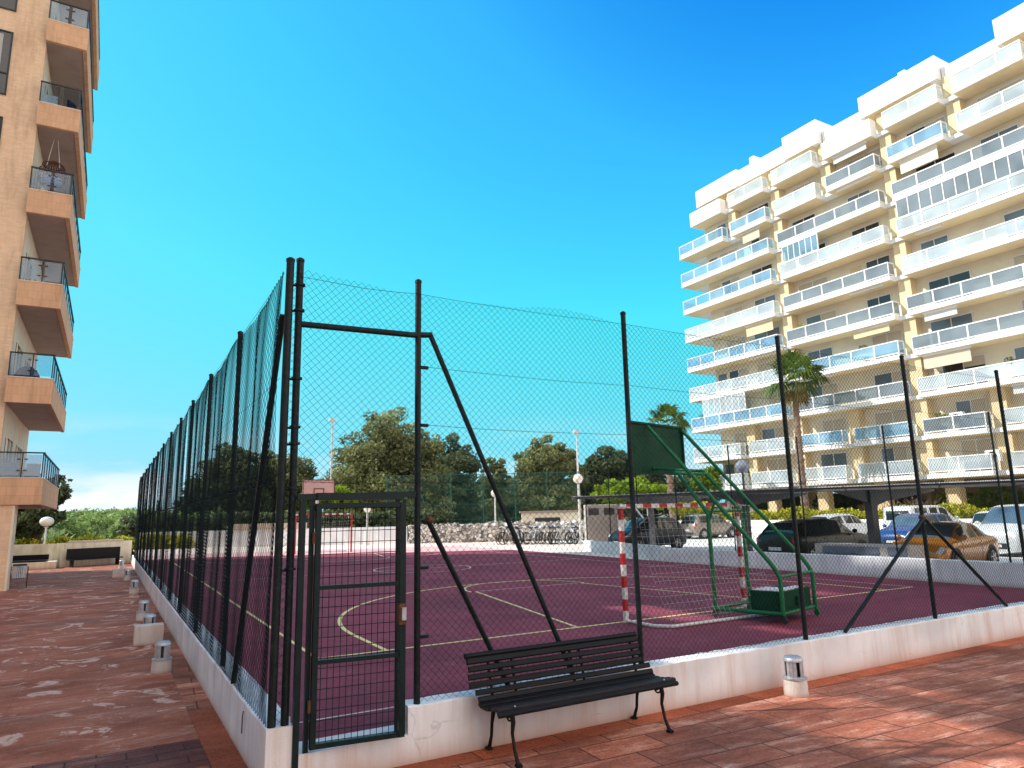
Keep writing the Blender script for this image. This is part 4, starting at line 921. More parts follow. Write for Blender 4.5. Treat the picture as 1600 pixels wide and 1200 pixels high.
for (ya, yb, xa, zt) in ((36.2, 41.6, 48.6, 34.1), (30.85, 36.2, 48.7, 33.9), (27.3, 30.75, 48.5, 34.5), (23.45, 27.2, 49.1, 33.4), (17.35, 23.4, 48.5, 34.2), (13.5, 17.3, 49.1, 33.3), (7, 13.4, 48.5, 34.3), (-2, 6.9, 49, 34.0)):
    b = MB(); b.box((xa, ya, 32.35), (XW - .004, yb, zt)); b.box((XW - .004, ya, 33.402), (58, yb, zt)); b.build('roof_block', 'fw', rb)
    b = MB(); b.box((xa + .1, ya + .6, 32.33), (XW - .02, yb - .3, 32.348)); b.build('roof_soffit', 'fo', rb)
for y in (35.3, 30.0 + .5, 20.4, 10.2): b = MB(); b.box((50.2, y, 33.9), (51.2, y + .55, 35.5)); b.build('chimney', 'fw', rb)
# glazed-in balconies
def enclose(y0, y1, z0, z1, m, step, name='glazed_enclosure'):
    f = MB(); gl = MB(); n = round((y1 - y0) / step); d = (y1 - y0) / n
    f.box((48.02, y0, z0), (48.1, y1, z0 + .06)); f.box((48.02, y0, z1 - .08), (48.1, y1, z1))
    for k in range(n + 1): f.box((48.015, y0 + k * d - .03, z0 + .06), (48.105, y0 + k * d + .03, z1 - .08))
    for k in range(n): gl.box((48.05, y0 + k * d + .031, z0 + .06), (48.06, y0 + (k + 1) * d - .031, z1 - .08))
    o = f.build(name, 'fw', rb); gl.build('enclosure_glass', m, o)
enclose(11.95, 21.2, 21.5 + 1.43, 24.39, 'fgg', .85)
enclose(28.0, 31.5, 21.5 + 1.43, 24.39, 'fgb', .58); enclose(37.0, 42.2, 9.45 + 1.43, 12.49, 'fgw', .75)
# pilotis
for y in (41.2, 36.6, 31.4, 26.2, 21, 15.8, 10.6, 5):
    for x in (49.9, 55.5): b = MB(); b.box((x, y - .5, -.2), (x + .7, y + .5, 3.748)); b.build('pillar', 'fo', rb)
b = MB(); b.box((57.5, -12, -.2), (61.9, YE - 8, 3.745)); b.build('ground_floor', 'fo', rb)
pl = [(42.6, 2, 'green potted plant at the far left end balcony of the white block'), (30.4, 4, 'green potted plant on a middle balcony of the fifth row of the white block'), (25.2, 3, 'green potted plant on a middle balcony of the fourth row of the white block'), (20.2, 1, 'leafy potted plant on a second row balcony right of the palm'), (15.4, 2, 'tall potted plant on a third row balcony near the right edge'), (13.2, 4, 'dark green potted plant on a fifth row balcony near the right edge')]
PLANTS = []
for y, i, lab in pl:
    z = FZ[i] + .35; t = thing('potted_plant', lab, 'potted plant', (48.4, y, z)); b = MB(); b.lathe([(.14, z), (.2, z + .4), (.21, z + .42)], (48.4, y, 0), 12); b.build('pot', 'tile', t, smooth=True); PLANTS.append((t, (48.4, y, z + .95)))
for y, z, lab in ((19.3, FZ[1] + .35, 'air conditioner behind the second floor rail at the right of the white block'), (16.9 + .5, FZ[0] + .35, 'grey air conditioner at the end of the lowest balcony of the white block')):
    t = thing('air_conditioner', lab, 'air conditioner', (48.6, y, z)); b = MB(); b.bbox((48.4, y - .45, z + .55), (48.75, y + .45, z + 1.3), .03); b.build('casing', 'fw', t)
    b = MB(); b.tube([(48.395, y, z + .92), (48.37, y, z + .92)], .27, 18); b.build('fan_grille', 'plastic', t)

# ------------------------------------------------------------------ carport, cabinet, louvre block
cp = thing('carport', 'long dark steel carport roof over the front row of parked cars', 'carport', (20.5, 10, 0))
vs = []
for y in (-8, 22.3):
    zz = 2.36 + .0115 * y
    vs += [(18.5, y, zz), (18.5, y, zz + .12), (24.2, y, zz + .20), (24.2, y, zz + .08)]
b = MB(); b.add(vs, [(0, 1, 2, 3), (7, 6, 5, 4), (0, 4, 5, 1), (1, 5, 6, 2), (2, 6, 7, 3), (3, 7, 4, 0)]); b.build('roof', 'roofgrey', cp)
b = MB(); vs, fs = [], []
for k in range(401):
    y = -8 + k * .0757; zz = 2.36 + .0115 * y; h_ = .02 if (k // 2) % 2 else .0; vs += [(18.44, y, zz + .112), (18.44, y, zz + .124 + h_), (18.72, y, zz + .130 + h_)]
for k in range(400):
    for q in (0, 1): fs.append((k * 3 + q, k * 3 + q + 1, k * 3 + q + 4, k * 3 + q + 3))
b.add(vs, fs); b.build('sheet_edge', 'roofpale', cp)
for k, y in enumerate((2.6, 7.85, 13.1, 18.7)):
    zz = 2.36 + .0115 * y; w_ = .15 if k < 2 else .11
    b = MB(); b.box((20.4 - w_, y - w_ * .8, gz(y) - .05), (20.4 + w_, y + w_ * .8, zz + .06)); p_ = b.build('pylon', 'steelgrey' if k < 3 else 'roofpale', cp)
    b = MB(); b.prism([(18.6, zz - .02), (20.2, zz - .38), (20.6, zz - .5), (21.2, zz - .35), (24.1, zz - .02), (24.1, zz + .06), (18.6, zz - .0)], y - .05, y + .05, 'y'); b.build('cantilever_arm', 'steelgrey' if k < 3 else 'roofpale', p_)
    if k > 1: b = MB(); b.tube([(20.4, y, 1.85), (19.3, y + .05, 1.1), (19.0, y, .95)], .04, 8); b.build('strut', 'roofpale', p_)
cb = thing('utility_cabinet', 'tall beige utility cabinet with two doors and vents at the end of the low wall', 'cabinet', (21.4, 23.9, .12), R(-28.3))
b = MB(); b.bbox((-.85, -.3, -.1), (.85, .35, 2.25), .02); b.build('body', 'cab', cb, world=False)
b = MB(); b.box((-.8, -.318, .1), (-.03, -.303, 2.15)); b.box((.03, -.318, .1), (.8, -.303, 2.15)); d_ = b.build('door', 'cab', cb, world=False)
b = MB()
for x in (-.68, .14):
    for q in range(6): b.box((x, -.335, 1.72 + q * .06), (x + .55, -.319, 1.755 + q * .06))
b.build('vent', 'plastic', d_, world=False)
vb = thing('vent_block', 'low pebble dashed vent block with two grey louvres on the parking side of the wall', 'vent block', (17.9, 6.5, .2))
b = MB(); b.box((17.6, 5.02, -.1), (18.35, 8.0, .86)); b.build('block', 'pebble', vb)
for (ya, yb) in ((5.15, 5.62), (5.95, 7.68)):
    b = MB(); b.box((17.575, ya - .04, .60), (17.597, yb + .04, .80)); 
    for q in range(6): b.add([(17.57, ya, .57 + q * .042), (17.57, yb, .57 + q * .042), (17.597, yb, .60 + q * .042), (17.597, ya, .60 + q * .042)], [(0, 1, 2, 3)])
    b.build('louvre', 'louvre', vb)

# ------------------------------------------------------------------ cars
KIND = {   # stations: x (fraction of length, front positive), shoulder z, top z, half width factor, roof half width factor
 'hatch': dict(L=3.95, w=.86, st=[(-.5, .62, .66, .86, .75), (-.485, .86, .92, .92, .74), (-.45, .95, 1.2, .97, .70), (-.40, .96, 1.47, .985, .68), (-.3, .955, 1.55, 1, .70), (-.05, .945, 1.57, 1, .71), (.1, .93, 1.53, 1, .70), (.17, .93, 1.44, 1, .69), (.31, .93, 1.02, 1, .74), (.36, .91, .985, .99, .76), (.45, .78, .86, .95, .72), (.49, .64, .70, .86, .66), (.5, .5, .54, .8, .6)], ws=(.155, .30), sg=(-.36, .2), pil=(-.13, -.1, .06), wb=2.5, r=.31),
 'coupe': dict(L=4.15, w=.87, st=[(-.5, .66, .72, .84, .7), (-.48, .86, .94, .92, .72), (-.42, .93, 1.0, .97, .74), (-.36, .95, 1.06, .985, .74), (-.22, .93, 1.38, 1, .66), (-.1, .91, 1.43, 1, .66), (.02, .9, 1.415, 1, .66), (.09, .89, 1.35, 1, .66), (.27, .89, .96, 1, .76), (.33, .87, .93, .99, .78), (.44, .74, .80, .95, .74), (.49, .58, .64, .84, .66), (.5, .46, .5, .78, .6)], ws=(.08, .255), sg=(-.30, .15), pil=(-.13, -.11), wb=2.5, r=.33),
 'suv': dict(L=4.35, w=.91, st=[(-.5, .66, .7, .86, .74), (-.485, .92, 1.0, .93, .74), (-.44, 1.0, 1.25, .97, .70), (-.38, 1.01, 1.42, .985, .68), (-.2, 1.0, 1.52, 1, .70), (-.02, .98, 1.55, 1, .70), (.08, .97, 1.51, 1, .70), (.13, .97, 1.43, 1, .69), (.27, .97, 1.08, 1, .76), (.33, .97, 1.05, .99, .80), (.44, .88, .96, .95, .76), (.49, .7, .78, .86, .70), (.5, .55, .6, .8, .6)], ws=(.115, .262), sg=(-.36, .17), pil=(-.16, -.13, .02), wb=2.6, r=.35),
 'van': dict(L=4.75, w=.93, st=[(-.5, .7, 1.7, .93, .80), (-.49, 1.05, 1.83, .97, .80), (-.4, 1.12, 1.88, 1, .82), (-.1, 1.12, 1.89, 1, .82), (.08, 1.11, 1.88, 1, .81), (.15, 1.1, 1.82, 1, .78), (.35, 1.1, 1.18, 1, .82), (.40, 1.06, 1.12, .99, .82), (.47, .92, .98, .93, .76), (.495, .72, .78, .86, .70), (.5, .5, .55, .8, .6)], ws=(.155, .345), sg=(-.44, .19), pil=(-.21, -.17, -.01, .02), wb=2.9, r=.33),
}
def interp(st, x):
    if x <= st[0][0]: return st[0][1:]
    for a, c in zip(st[:-1], st[1:]):
        if x <= c[0]:
            t = (x - a[0]) / (c[0] - a[0]); t = t * t * (3 - 2 * t) * .35 + t * .65
            return tuple(p + (q - p) * t for p, q in zip(a[1:], c[1:]))
    return st[-1][1:]
def car(name, label, kind, pm, x, y, heading, group='parked cars', rimm='rim', scale=1, dark=False):
    K = KIND[kind]; L, w, st = K['L'], K['w'], K['st']; zb = .2
    t = thing(name, label, 'van' if kind == 'van' else 'car', (x, y, gz(y) - .012), heading, group)
    def P(xf, u, s=1, off=0.0):
        zs, zt, wf, rf = interp(st, xf); W = w * wf; Wr = w * rf
        arc_ = [(0, zb), (.86 * W, zb), (.955 * W, zb + .1), (W, .5 * zs + .12), (.985 * W, zs - .05), (.94 * W, zs + .01), (Wr, zt - .05), (Wr * .78, zt - .008), (0, zt + .012)]
        i = min(7, int(u)); f = u - i; (ya, za), (yb, zb_) = arc_[i], arc_[i + 1]
        p = Vector((xf * L, s * (ya + (yb - ya) * f), za + (zb_ - za) * f))
        if off:
            e = .004; q1 = P(min(.5, xf + e), u, s) - P(max(-.5, xf - e), u, s); u2 = min(7.99, u + .05); q2 = P(xf, u2, s) - P(xf, max(0, u - .05), s)
            n_ = q1.cross(q2); n_ = n_.normalized() if n_.length > 1e-9 else Vector((0, 0, 1))
            c = p - Vector((p.x, 0, .7));
            if n_.dot(Vector((p.x * .2, p.y, p.z - .7))) < 0: n_ = -n_
            p = p + n_ * off
        return p
    us = [0, 1, 2, 2.5, 3, 3.5, 4, 5, 5.5, 6, 6.5, 7, 7.5, 8]; xs = sorted(set([s_[0] for s_ in st] + [(-.5 + i / 44) for i in range(45)]))
    b = MB(); ring = [(u, 1) for u in us] + [(u, -1) for u in us[-2:0:-1]]; n = len(ring)
    vs = [P(xx, u, s) for xx in xs for u, s in ring]; fs = []
    for i in range(len(xs) - 1):
        for k in range(n): fs.append((i * n + k, i * n + (k + 1) % n, (i + 1) * n + (k + 1) % n, (i + 1) * n + k))
    fs += [tuple(range(n)), tuple(range((len(xs) - 1) * n, len(xs) * n))]
    b.add(vs, fs); body = b.build('body', pm, t, smooth=True, world=False)
    def patch(nm, m, x0, x1, u0, u1, sides, off=.006, nx=10, nu=6, slant=0, par=t):
        b = MB()
        for s in sides:
            vs = []; fs = []
            for i in range(nx + 1):
                for j in range(nu + 1):
                    f = i / nx; g_ = j / nu; xx = x0 + (x1 - x0) * f
                    u = u0 + (u1 - u0) * g_
                    if slant: xx = xx + slant * g_ * (1 if f > .5 else 0) * (f - .5) * 2
                    vs.append(P(xx, u, s, off))
            for i in range(nx):
                for j in range(nu): a_ = i * (nu + 1) + j; fs.append((a_, a_ + 1, a_ + nu + 2, a_ + nu + 1))
            b.add(vs, fs)
        return b.build(nm, m, par, smooth=True, world=False)
    # glass
    patch('windscreen', 'cglassb', K['ws'][0], K['ws'][1], 6.05, 7.999, (1, -1), .006)
    sg0, sg1 = K['sg']; cuts = [sg0] + list(K['pil']) + [sg1]
    edges = [sg0]; pl = list(K['pil'])
    prs = []; cur = sg0
    for p_ in pl: prs.append((cur, p_ - .006)); cur = p_ + .006
    prs.append((cur, sg1))
    for (a_, c_) in prs:
        if c_ - a_ > .05 and not (kind == 'van' and a_ < -.2 and False): [patch('side_window', 'cglass', a_, c_, 5.12, 5.9, (q_,), .005) for q_ in (1, -1)]
    rr = {'hatch': (-.475, -.405), 'coupe': (-.345, -.235), 'suv': (-.465, -.385), 'van': (-.4995, -.492)}[kind]
    if kind != 'van': patch('rear_window', 'cglass', rr[0], rr[1], 6.1, 7.999, (1, -1), .006)
    else:
        b = MB(); b.box((-.5 * L - .012, -.62, 1.15), (-.5 * L - .002, .62, 1.62)); b.build('rear_window', 'cglass', t, world=False)
    # doors seams
    b = MB()
    for xx in ([K['pil'][0], .2] if len(K['pil']) < 3 else [-.26, K['pil'][1], .21]):
        for s in (1, -1): b.tube([P(xx, u, s, .001) for u in (1.6, 2, 2.5, 3, 3.5, 4, 4.9)], .006, 4)
    b.build('door_seam', 'plastic', t, world=False)
    b = MB()
    for xx in (K['pil'][0] + .015, .0):
        for s in (1, -1): p = P(xx, 3.8, s, .012); b.box((p.x - .09, p.y - .012, p.z - .014), (p.x + .09, p.y + .012, p.z + .014))
    b.build('door_handle', pm, t, world=False)
    b = MB()
    for s in (1, -1): b.tube([P(-.3, 1.7, s, .008), P(.3, 1.7, s, .008)], .03, 6)
    b.build('sill', 'plastic', t, world=False)
    # lights, grille, bumper, plates
    patch('headlight', 'lightw', .425, .488, 4.3, 5.85, (1,), .008, 5, 3); patch('headlight', 'lightw', .425, .488, 4.3, 5.85, (-1,), .008, 5, 3)
    for s in (1, -1): patch('tail_light', 'lightr', -.494, -.455, 4.0, 5.6 if kind != 'van' else 5.2, (s,), .008, 4, 4)
    b = MB(); zn = st[-1][1]; b.box((.5 * L - .01, -.42, .30), (.5 * L + .015, .42, .5)); b.build('grille', 'plastic', t, world=False)
    b = MB(); b.box((.5 * L + .016, -.26, .36), (.5 * L + .024, .26, .46)); b.box((-.5 * L - .024, -.26, .50), (-.5 * L - .002, .26, .61)); b.build('number_plate', 'plate', t, world=False)
    b = MB(); b.box((-.5 * L - .03, -.6, .25), (-.5 * L + .02, .6, .42)); b.build('rear_bumper', 'plastic', t, world=False)
    for s in (1, -1):
        p = P(K['ws'][1] - .05, 5.0, s, .02); b = MB(); b.sphere((p.x - .02, p.y + s * .09, p.z + .09), .1, 10, 6, (.7, 1, .75)); b.build('mirror', pm, t, smooth=True, world=False)
    # wheels
    r = K['r']
    for sx in (-1, 1):
        for s in (1, -1):
            cx = sx * K['wb'] / 2 + (.03 if sx > 0 else 0); yo = s * w
            def ring_(prof, nn=22):
                bb = MB(); vs = []; fs = []
                for (rad, yy) in prof:
                    for k in range(nn): a_ = 2 * math.pi * k / nn; vs.append((cx + rad * math.cos(a_), yo + s * yy, r + rad * math.sin(a_)))
                for i in range(len(prof) - 1):
                    for k in range(nn): fs.append((i * nn + k, i * nn + (k + 1) % nn, (i + 1) * nn + (k + 1) % nn, (i + 1) * nn + k))
                fs += [tuple(range(nn)), tuple(range((len(prof) - 1) * nn, len(prof) * nn))]; bb.add(vs, fs); return bb
            ring_([(r + .065, -.2), (r + .065, .003), (r + .05, .006)]).build('wheel_arch', 'plastic', t, smooth=True, world=False)
            wh = ring_([(r * .9, -.19), (r, -.16), (r, -.01), (r * .93, .018), (r * .7, .02), (r * .66, .008)]).build('wheel', 'tyre', t, smooth=True, world=False)
            bb = ring_([(r * .66, .009), (r * .62, .022), (r * .56, .012), (.0, .012)])
            for k in range(6):
                a_ = 2 * math.pi * k / 6 + .3; d = Vector((math.cos(a_), 0, math.sin(a_))); q = Vector((-d.z, 0, d.x)); c0 = Vector((cx, yo + s * .013, r)); oo = Vector((0, s * .016, 0))
                pts = [c0 + d * .04 + q * .03, c0 + d * .04 - q * .03, c0 + d * r * .6 - q * .022, c0 + d * r * .6 + q * .022]
                bb.add([p for p in pts] + [p + oo for p in pts], [(4, 5, 6, 7), (0, 1, 5, 4), (1, 2, 6, 5), (2, 3, 7, 6), (3, 0, 4, 7)])
            bb.build('rim', rimm, wh, smooth=False, world=False)
            bb = MB(); 
            for k in range(6):
                a_ = 2 * math.pi * k / 6 + .3 + math.pi / 6; d = Vector((math.cos(a_), 0, math.sin(a_))); q = Vector((-d.z, 0, d.x)); c0 = Vector((cx, yo + s * .0145, r))
                bb.add([c0 + d * .09, c0 + d * r * .54 + q * r * .2, c0 + d * r * .54 - q * r * .2], [(0, 1, 2)])
            bb.build('rim_gap', 'plastic', wh, world=False)
    return t
car('parked_car', 'copper orange coupe parked nose towards the court wall', 'coupe', 'p_orange', 20.85, 5.95, math.pi + R(7))
car('parked_car', 'black crossover parked with its tail towards the court wall under the carport', 'suv', 'p_black', 20.9, 10.45, R(0))
car('parked_car', 'dark navy hatchback parked beside the beige cabinet at the far end of the carport', 'hatch', 'p_navy', 22.3, 21.3, math.pi + R(1), rimm='rim')
car('parked_car', 'bronze grey hatchback standing in the sun behind the navy car', 'hatch', 'p_grey', 33.6, 28.3, R(0))
car('parked_car', 'white crossover parked in the second row behind the black car', 'suv', 'p_silver', 32.3, 17.6, R(0))
car('parked_car', 'blue hatchback facing the court in the second row between the white crossover and the vans', 'hatch', 'p_blue', 29.9, 12.0, math.pi)
car('parked_van', 'white van parked tail on behind the blue car', 'van', 'p_white', 37.2, 15.9, R(0), 'parked vans')
car('parked_van', 'silver white van facing the court behind the orange coupe', 'van', 'p_silver', 29.5, 7.6, math.pi, 'parked vans')
car('parked_car', 'white hatchback at the far side of the car park between the two vans', 'hatch', 'p_white', 38.2, 12.4, R(0))
# ------------------------------------------------------------------ vegetation
def leaves(centers, radii, n, size, seed, flat=.75, tone0=None):
    """leaf quads strewn through clumps; returns verts, quads, tone"""
    g = np.random.default_rng(seed); V = []; T = []
    rm_ = sorted(radii)[int(len(radii) * .7)]
    for ci, (c, r) in enumerate(zip(centers, radii)):
        k = max(8, int(n * min(1.25, (r / rm_) ** 2.3))); d = g.normal(size=(k, 3)); d /= np.linalg.norm(d, axis=1, keepdims=True); rad = r * g.uniform(.35, 1.0, (k, 1)) ** .6
        p = np.array(c) + d * rad * np.array([1, 1, flat])
        a = g.normal(size=(k, 3)) + d * .6; a /= np.linalg.norm(a, axis=1, keepdims=True)
        b_ = np.cross(a, g.normal(size=(k, 3))); b_ /= np.linalg.norm(b_, axis=1, keepdims=True); e = np.cross(a, b_)
        s = size * g.uniform(.6, 1.35, (k, 1)); q = np.stack([p + b_ * s * .8, p + e * s * .38, p - b_ * s * .8, p - e * s * .38], 1)
        V.append(q.reshape(-1, 3)); base = g.uniform(.25, .7)
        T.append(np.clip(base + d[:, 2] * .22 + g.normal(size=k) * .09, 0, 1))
    V = np.concatenate(V); return V, np.arange(len(V)).reshape(-1, 4), np.concatenate(T)
def tree(name, label, x, y, z0, crown, m, leaf=.3, n=230, trunk=.28, seed=1, nclump=34, group=None, cr=.42, trunkm='bark', hollow=.2):
    """crown: list of (dx, dy, z, rx, rz) lobes around the trunk"""
    g = random.Random(seed); t = thing(name, label, 'tree', (x, y, z0), 0, group)
    C_, R_ = [], []
    tot = sum(c[3] ** 2 for c in crown)
    for (dx, dy, z, rx, rz) in crown:
        k = max(8, int(1.9 * nclump * rx * rx / tot))
        for i in range(k):
            while True:
                u = Vector((g.uniform(-1, 1), g.uniform(-1, 1), g.uniform(-1, 1)))
                if hollow < u.length < 1: break
            cr_ = rx * cr * g.uniform(.65, 1.25); C_.append((x + dx + u.x * (rx - cr_ * .6), y + dy + u.y * (rx - cr_ * .6), z + u.z * (rz - cr_ * .5))); R_.append(cr_)
        for i in range(int(k * .45)):        # loose sprays that break up the outline
            u = Vector((g.gauss(0, 1), g.gauss(0, 1), g.gauss(0, 1))).normalized() * g.uniform(.88, 1.06); C_.append((x + dx + u.x * rx, y + dy + u.y * rx, z + u.z * rz)); R_.append(rx * cr * g.uniform(.35, .75))
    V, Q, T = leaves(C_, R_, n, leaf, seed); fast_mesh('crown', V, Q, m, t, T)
    b = MB(); zt = max(c[2] for c in crown)
    b.tube([(x, y, z0 - .5), (x + .1, y, z0 + (zt - z0) * .3), (x - .1, y + .1, z0 + (zt - z0) * .6)], [trunk * 1.25, trunk, trunk * .7], 9)
    for i in g.sample(range(len(C_)), min(12, len(C_))):
        c = Vector(C_[i]); s_ = Vector((x, y, z0 + (zt - z0) * g.uniform(.25, .5))); mid = s_.lerp(c, .5) + Vector((g.uniform(-.3, .3), g.uniform(-.3, .3), .3))
        b.tube([s_, mid, c], [trunk * .45, trunk * .28, .04], 6)
    b.build('trunk', trunkm, t, smooth=True); return t




tree('round_tree', 'largest round olive green tree behind the far end of the court', 20.08, 54.21, 0.10, [(-0.48, -1.14, 7.79, 3.77, 3.43), (1.8, -2.31, 7.17, 2.75, 3.2), (-2.89, 0.73, 5.61, 2.4, 3.55), (-0.19, -0.45, 3.86, 4.86, 3.32), (3.02, -2.34, 4.05, 2.86, 3.43), (-3.08, 1.45, 2.81, 1.94, 2.06)], 'eucal', leaf=0.22, n=430, trunk=0.4, seed=2, nclump=80, group='trees beyond the court')
tree('broad_tree', 'dark low spreading tree adjoining the largest round tree on its right', 26.74, 55.10, 0.10, [(-0.25, -0.92, 6.05, 2.92, 3.41), (-1.21, 0.24, 3.27, 2.92, 2.74), (1.28, -1.31, 3.81, 1.46, 2.74), (2.27, -1.61, 2.59, 1.22, 1.83)], 'darkleaf', leaf=0.22, n=380, trunk=0.35, seed=3, nclump=40, group='trees beyond the court')
tree('broad_tree', 'dark tree seen through the left fence, nearest the middle of it', 8.10, 58.69, 0.10, [(-0.26, -0.62, 5.18, 3.21, 3.1), (-1.87, 0.53, 4.13, 2.21, 2.49), (1.32, -1.11, 3.24, 2.77, 2.32)], 'darkleaf', leaf=0.22, n=380, trunk=0.3, seed=4, nclump=44, group='trees beyond the court')
tree('broad_tree', 'grey green tree seen through the fence behind the corner posts', 13.08, 60.55, 0.10, [(-0.79, -0.37, 5.29, 2.95, 3.07), (1.22, -1.33, 4.37, 1.54, 2.24), (-1.13, 0.33, 2.99, 3.07, 2.13)], 'eucal', leaf=0.22, n=380, trunk=0.3, seed=5, nclump=40, group='trees beyond the court')
tree('small_tree', 'thin dark tree at the far left of the fence view', 6.24, 66.80, 0.10, [(-0.2, -0.47, 4.38, 1.46, 1.83), (-0.73, 0.15, 2.9, 1.46, 1.52)], 'darkleaf', leaf=0.28, n=200, trunk=0.2, seed=14, nclump=22, group='trees beyond the court')
tree('round_tree', 'tall dark tree between the tennis fence and the masts', 34.67, 50.58, 0.10, [(-0.42, -0.99, 6.63, 2.56, 2.44), (1.23, -1.74, 5.69, 2.13, 2.31), (-1.3, 0.03, 4.26, 2.13, 2.44), (0.93, -0.91, 2.71, 2.74, 2.13)], 'eucal', leaf=0.22, n=400, trunk=0.35, seed=6, nclump=54, group='trees beyond the court')
tree('broad_tree', 'dark broad tree left of the green backboard', 42.18, 51.00, 0.10, [(-0.38, -0.89, 5.82, 2.58, 2.71), (1.35, -1.74, 5.15, 2.45, 2.91), (-1.61, 0.3, 3.64, 2.26, 2.58), (3.36, -2.74, 4.46, 2.58, 2.45)], 'darkleaf', leaf=0.24, n=380, trunk=0.35, seed=7, nclump=50, group='trees beyond the court')
tree('small_tree', 'pale olive thin crowned tree behind the tennis fence', 33.62, 58.23, 0.10, [(-0.36, -0.86, 5.86, 1.59, 1.86), (-0.8, -0.18, 3.92, 1.86, 1.99)], 'eucal', leaf=0.3, n=150, trunk=0.2, seed=8, nclump=20, group='trees beyond the court')
tree('small_tree', 'dark tree rising behind the balcony end of the brick tower', -5.33, 49.91, -1.00, [(-0.1, -0.22, 3.25, 1.44, 2.21), (0.88, -0.94, 3.98, 0.85, 1.61), (1.37, -1.29, 4.25, 0.38, 0.85), (-0.8, 0.27, 2.86, 1.27, 1.91)], 'darkleaf', leaf=0.24, n=190, trunk=0.22, seed=9, nclump=34, group='trees beyond the court')
tree('leafy_shrub', 'bright yellow green shrub behind the carport end', 30.05, 32.08, 0.20, [(-0.17, -0.4, 3.34, 1.68, 1.06), (-1.31, 0.29, 3.2, 1.15, 0.8), (1.01, -1.0, 3.01, 1.24, 0.89)], 'bright', leaf=0.2, n=220, trunk=0.1, seed=10, nclump=30)
tree('leafy_shrub', 'bright green bush left of the far pink backboard', 12.46, 46.80, 0.20, [(-0.25, -0.35, 3.8, 1.15, 0.96), (-0.97, 0.15, 3.44, 0.77, 0.77), (1.11, -1.06, 3.48, 1.15, 0.96)], 'bright', leaf=0.2, n=200, trunk=0.1, seed=11, nclump=22)
tree('leafy_shrub', 'low green bush under the left end of the apartment block', 48.41, 42.75, 0.20, [(-0.3, -0.72, 4.66, 1.7, 1.34), (1.06, -1.39, 4.14, 1.34, 0.97)], 'bright', leaf=0.22, n=180, trunk=0.1, seed=12, nclump=20)
tree('leafy_shrub', 'yellow green bush below the carport roof behind the bronze grey hatchback', 37.56, 34.84, 0.20, [(-0.11, -0.25, 2.35, 1.1, 0.7), (1.07, -0.88, 2.07, 0.9, 0.5)], 'hedge', leaf=0.18, n=160, trunk=0.08, seed=13, nclump=16)
tree('leafy_shrub', 'dark shrub between the left pillars under the apartment block', 54.13, 39.72, 0.20, [(-0.17, -0.4, 2.72, 2.08, 1.22), (0.93, -0.97, 2.45, 1.45, 0.86), (-1.23, 0.26, 2.51, 1.45, 0.86)], 'darkleaf', leaf=0.2, n=180, trunk=0.08, seed=20, nclump=18)
tree('leafy_shrub', 'dark shrub between the second and third pillars under the apartment block', 54.12, 33.24, 0.20, [(-0.15, -0.37, 2.53, 1.68, 1.12), (0.74, -0.83, 2.29, 1.18, 0.78), (-1.01, 0.17, 2.34, 1.18, 0.78)], 'darkleaf', leaf=0.2, n=180, trunk=0.08, seed=21, nclump=18)
tree('leafy_shrub', 'dark shrub behind the bare twigs under the apartment block', 54.11, 27.49, 0.20, [(-0.14, -0.34, 2.37, 1.23, 1.03), (0.52, -0.67, 2.15, 0.86, 0.72), (-0.77, 0.07, 2.18, 0.86, 0.72)], 'darkleaf', leaf=0.2, n=180, trunk=0.08, seed=22, nclump=18)
tree('leafy_shrub', 'bright shrub under the apartment block behind the front facing van', 54.10, 23.06, 0.20, [(-0.13, -0.32, 2.24, 1.25, 0.96), (0.54, -0.65, 2.04, 0.87, 0.67), (-0.76, 0.09, 2.07, 0.87, 0.67)], 'bright', leaf=0.2, n=180, trunk=0.08, seed=23, nclump=18)
tree('leafy_shrub', 'bright yellow shrub at the right edge under the apartment block', 54.10, 20.42, 0.20, [(-0.13, -0.3, 2.17, 1.56, 0.92), (0.7, -0.73, 1.97, 1.09, 0.64), (-0.93, 0.19, 2.01, 1.09, 0.64)], 'bright', leaf=0.2, n=180, trunk=0.08, seed=24, nclump=18)
tree('broad_tree', 'dark spreading tree filling the gap behind the left part of the tennis fence', 36.17, 68.52, 0.10, [(-2.79, 1.11, 3.19, 3.4, 2.42), (0.47, -0.83, 3.48, 3.4, 2.27), (3.78, -2.64, 3.02, 3.03, 2.27)], 'darkleaf', leaf=0.34, n=240, trunk=0.3, seed=31, nclump=40, group='trees beyond the court')
tree('broad_tree', 'low dark tree behind the right part of the tennis fence', 44.48, 66.13, 0.10, [(-1.17, 0.17, 2.99, 3.1, 2.17), (2.81, -2.26, 3.65, 3.49, 2.32)], 'darkleaf', leaf=0.34, n=240, trunk=0.3, seed=32, nclump=36, group='trees beyond the court')
tree('broad_tree', 'dark tree closing the view behind the carport and the green backboard', 55.92, 59.61, 0.10, [(-2.27, 0.55, 3.86, 3.87, 2.63), (2.44, -2.14, 3.74, 3.87, 2.63), (5.77, -4.12, 4.03, 2.32, 2.17)], 'darkleaf', leaf=0.34, n=240, trunk=0.3, seed=33, nclump=44, group='trees beyond the court')

V, Q, T = leaves(LC, LR, 16, .09, 91, .9); tag(fast_mesh('dapple_leaves', V, Q, 'bright', None, T), 'added unseen leaves in the holes of the shade wall, dappling the sun patches', 'dapple leaves')  # added foliage that softens the edges of the sun patches
for k, (t, c_) in enumerate(PLANTS): V, Q, T = leaves([c_, (c_[0], c_[1] + .2, c_[2] + .3), (c_[0] - .1, c_[1] - .25, c_[2] + .1)], [.38, .3, .28], 90, .10, 200 + k); fast_mesh('foliage', V, Q, 'bright' if k % 2 else 'darkleaf', t, T)
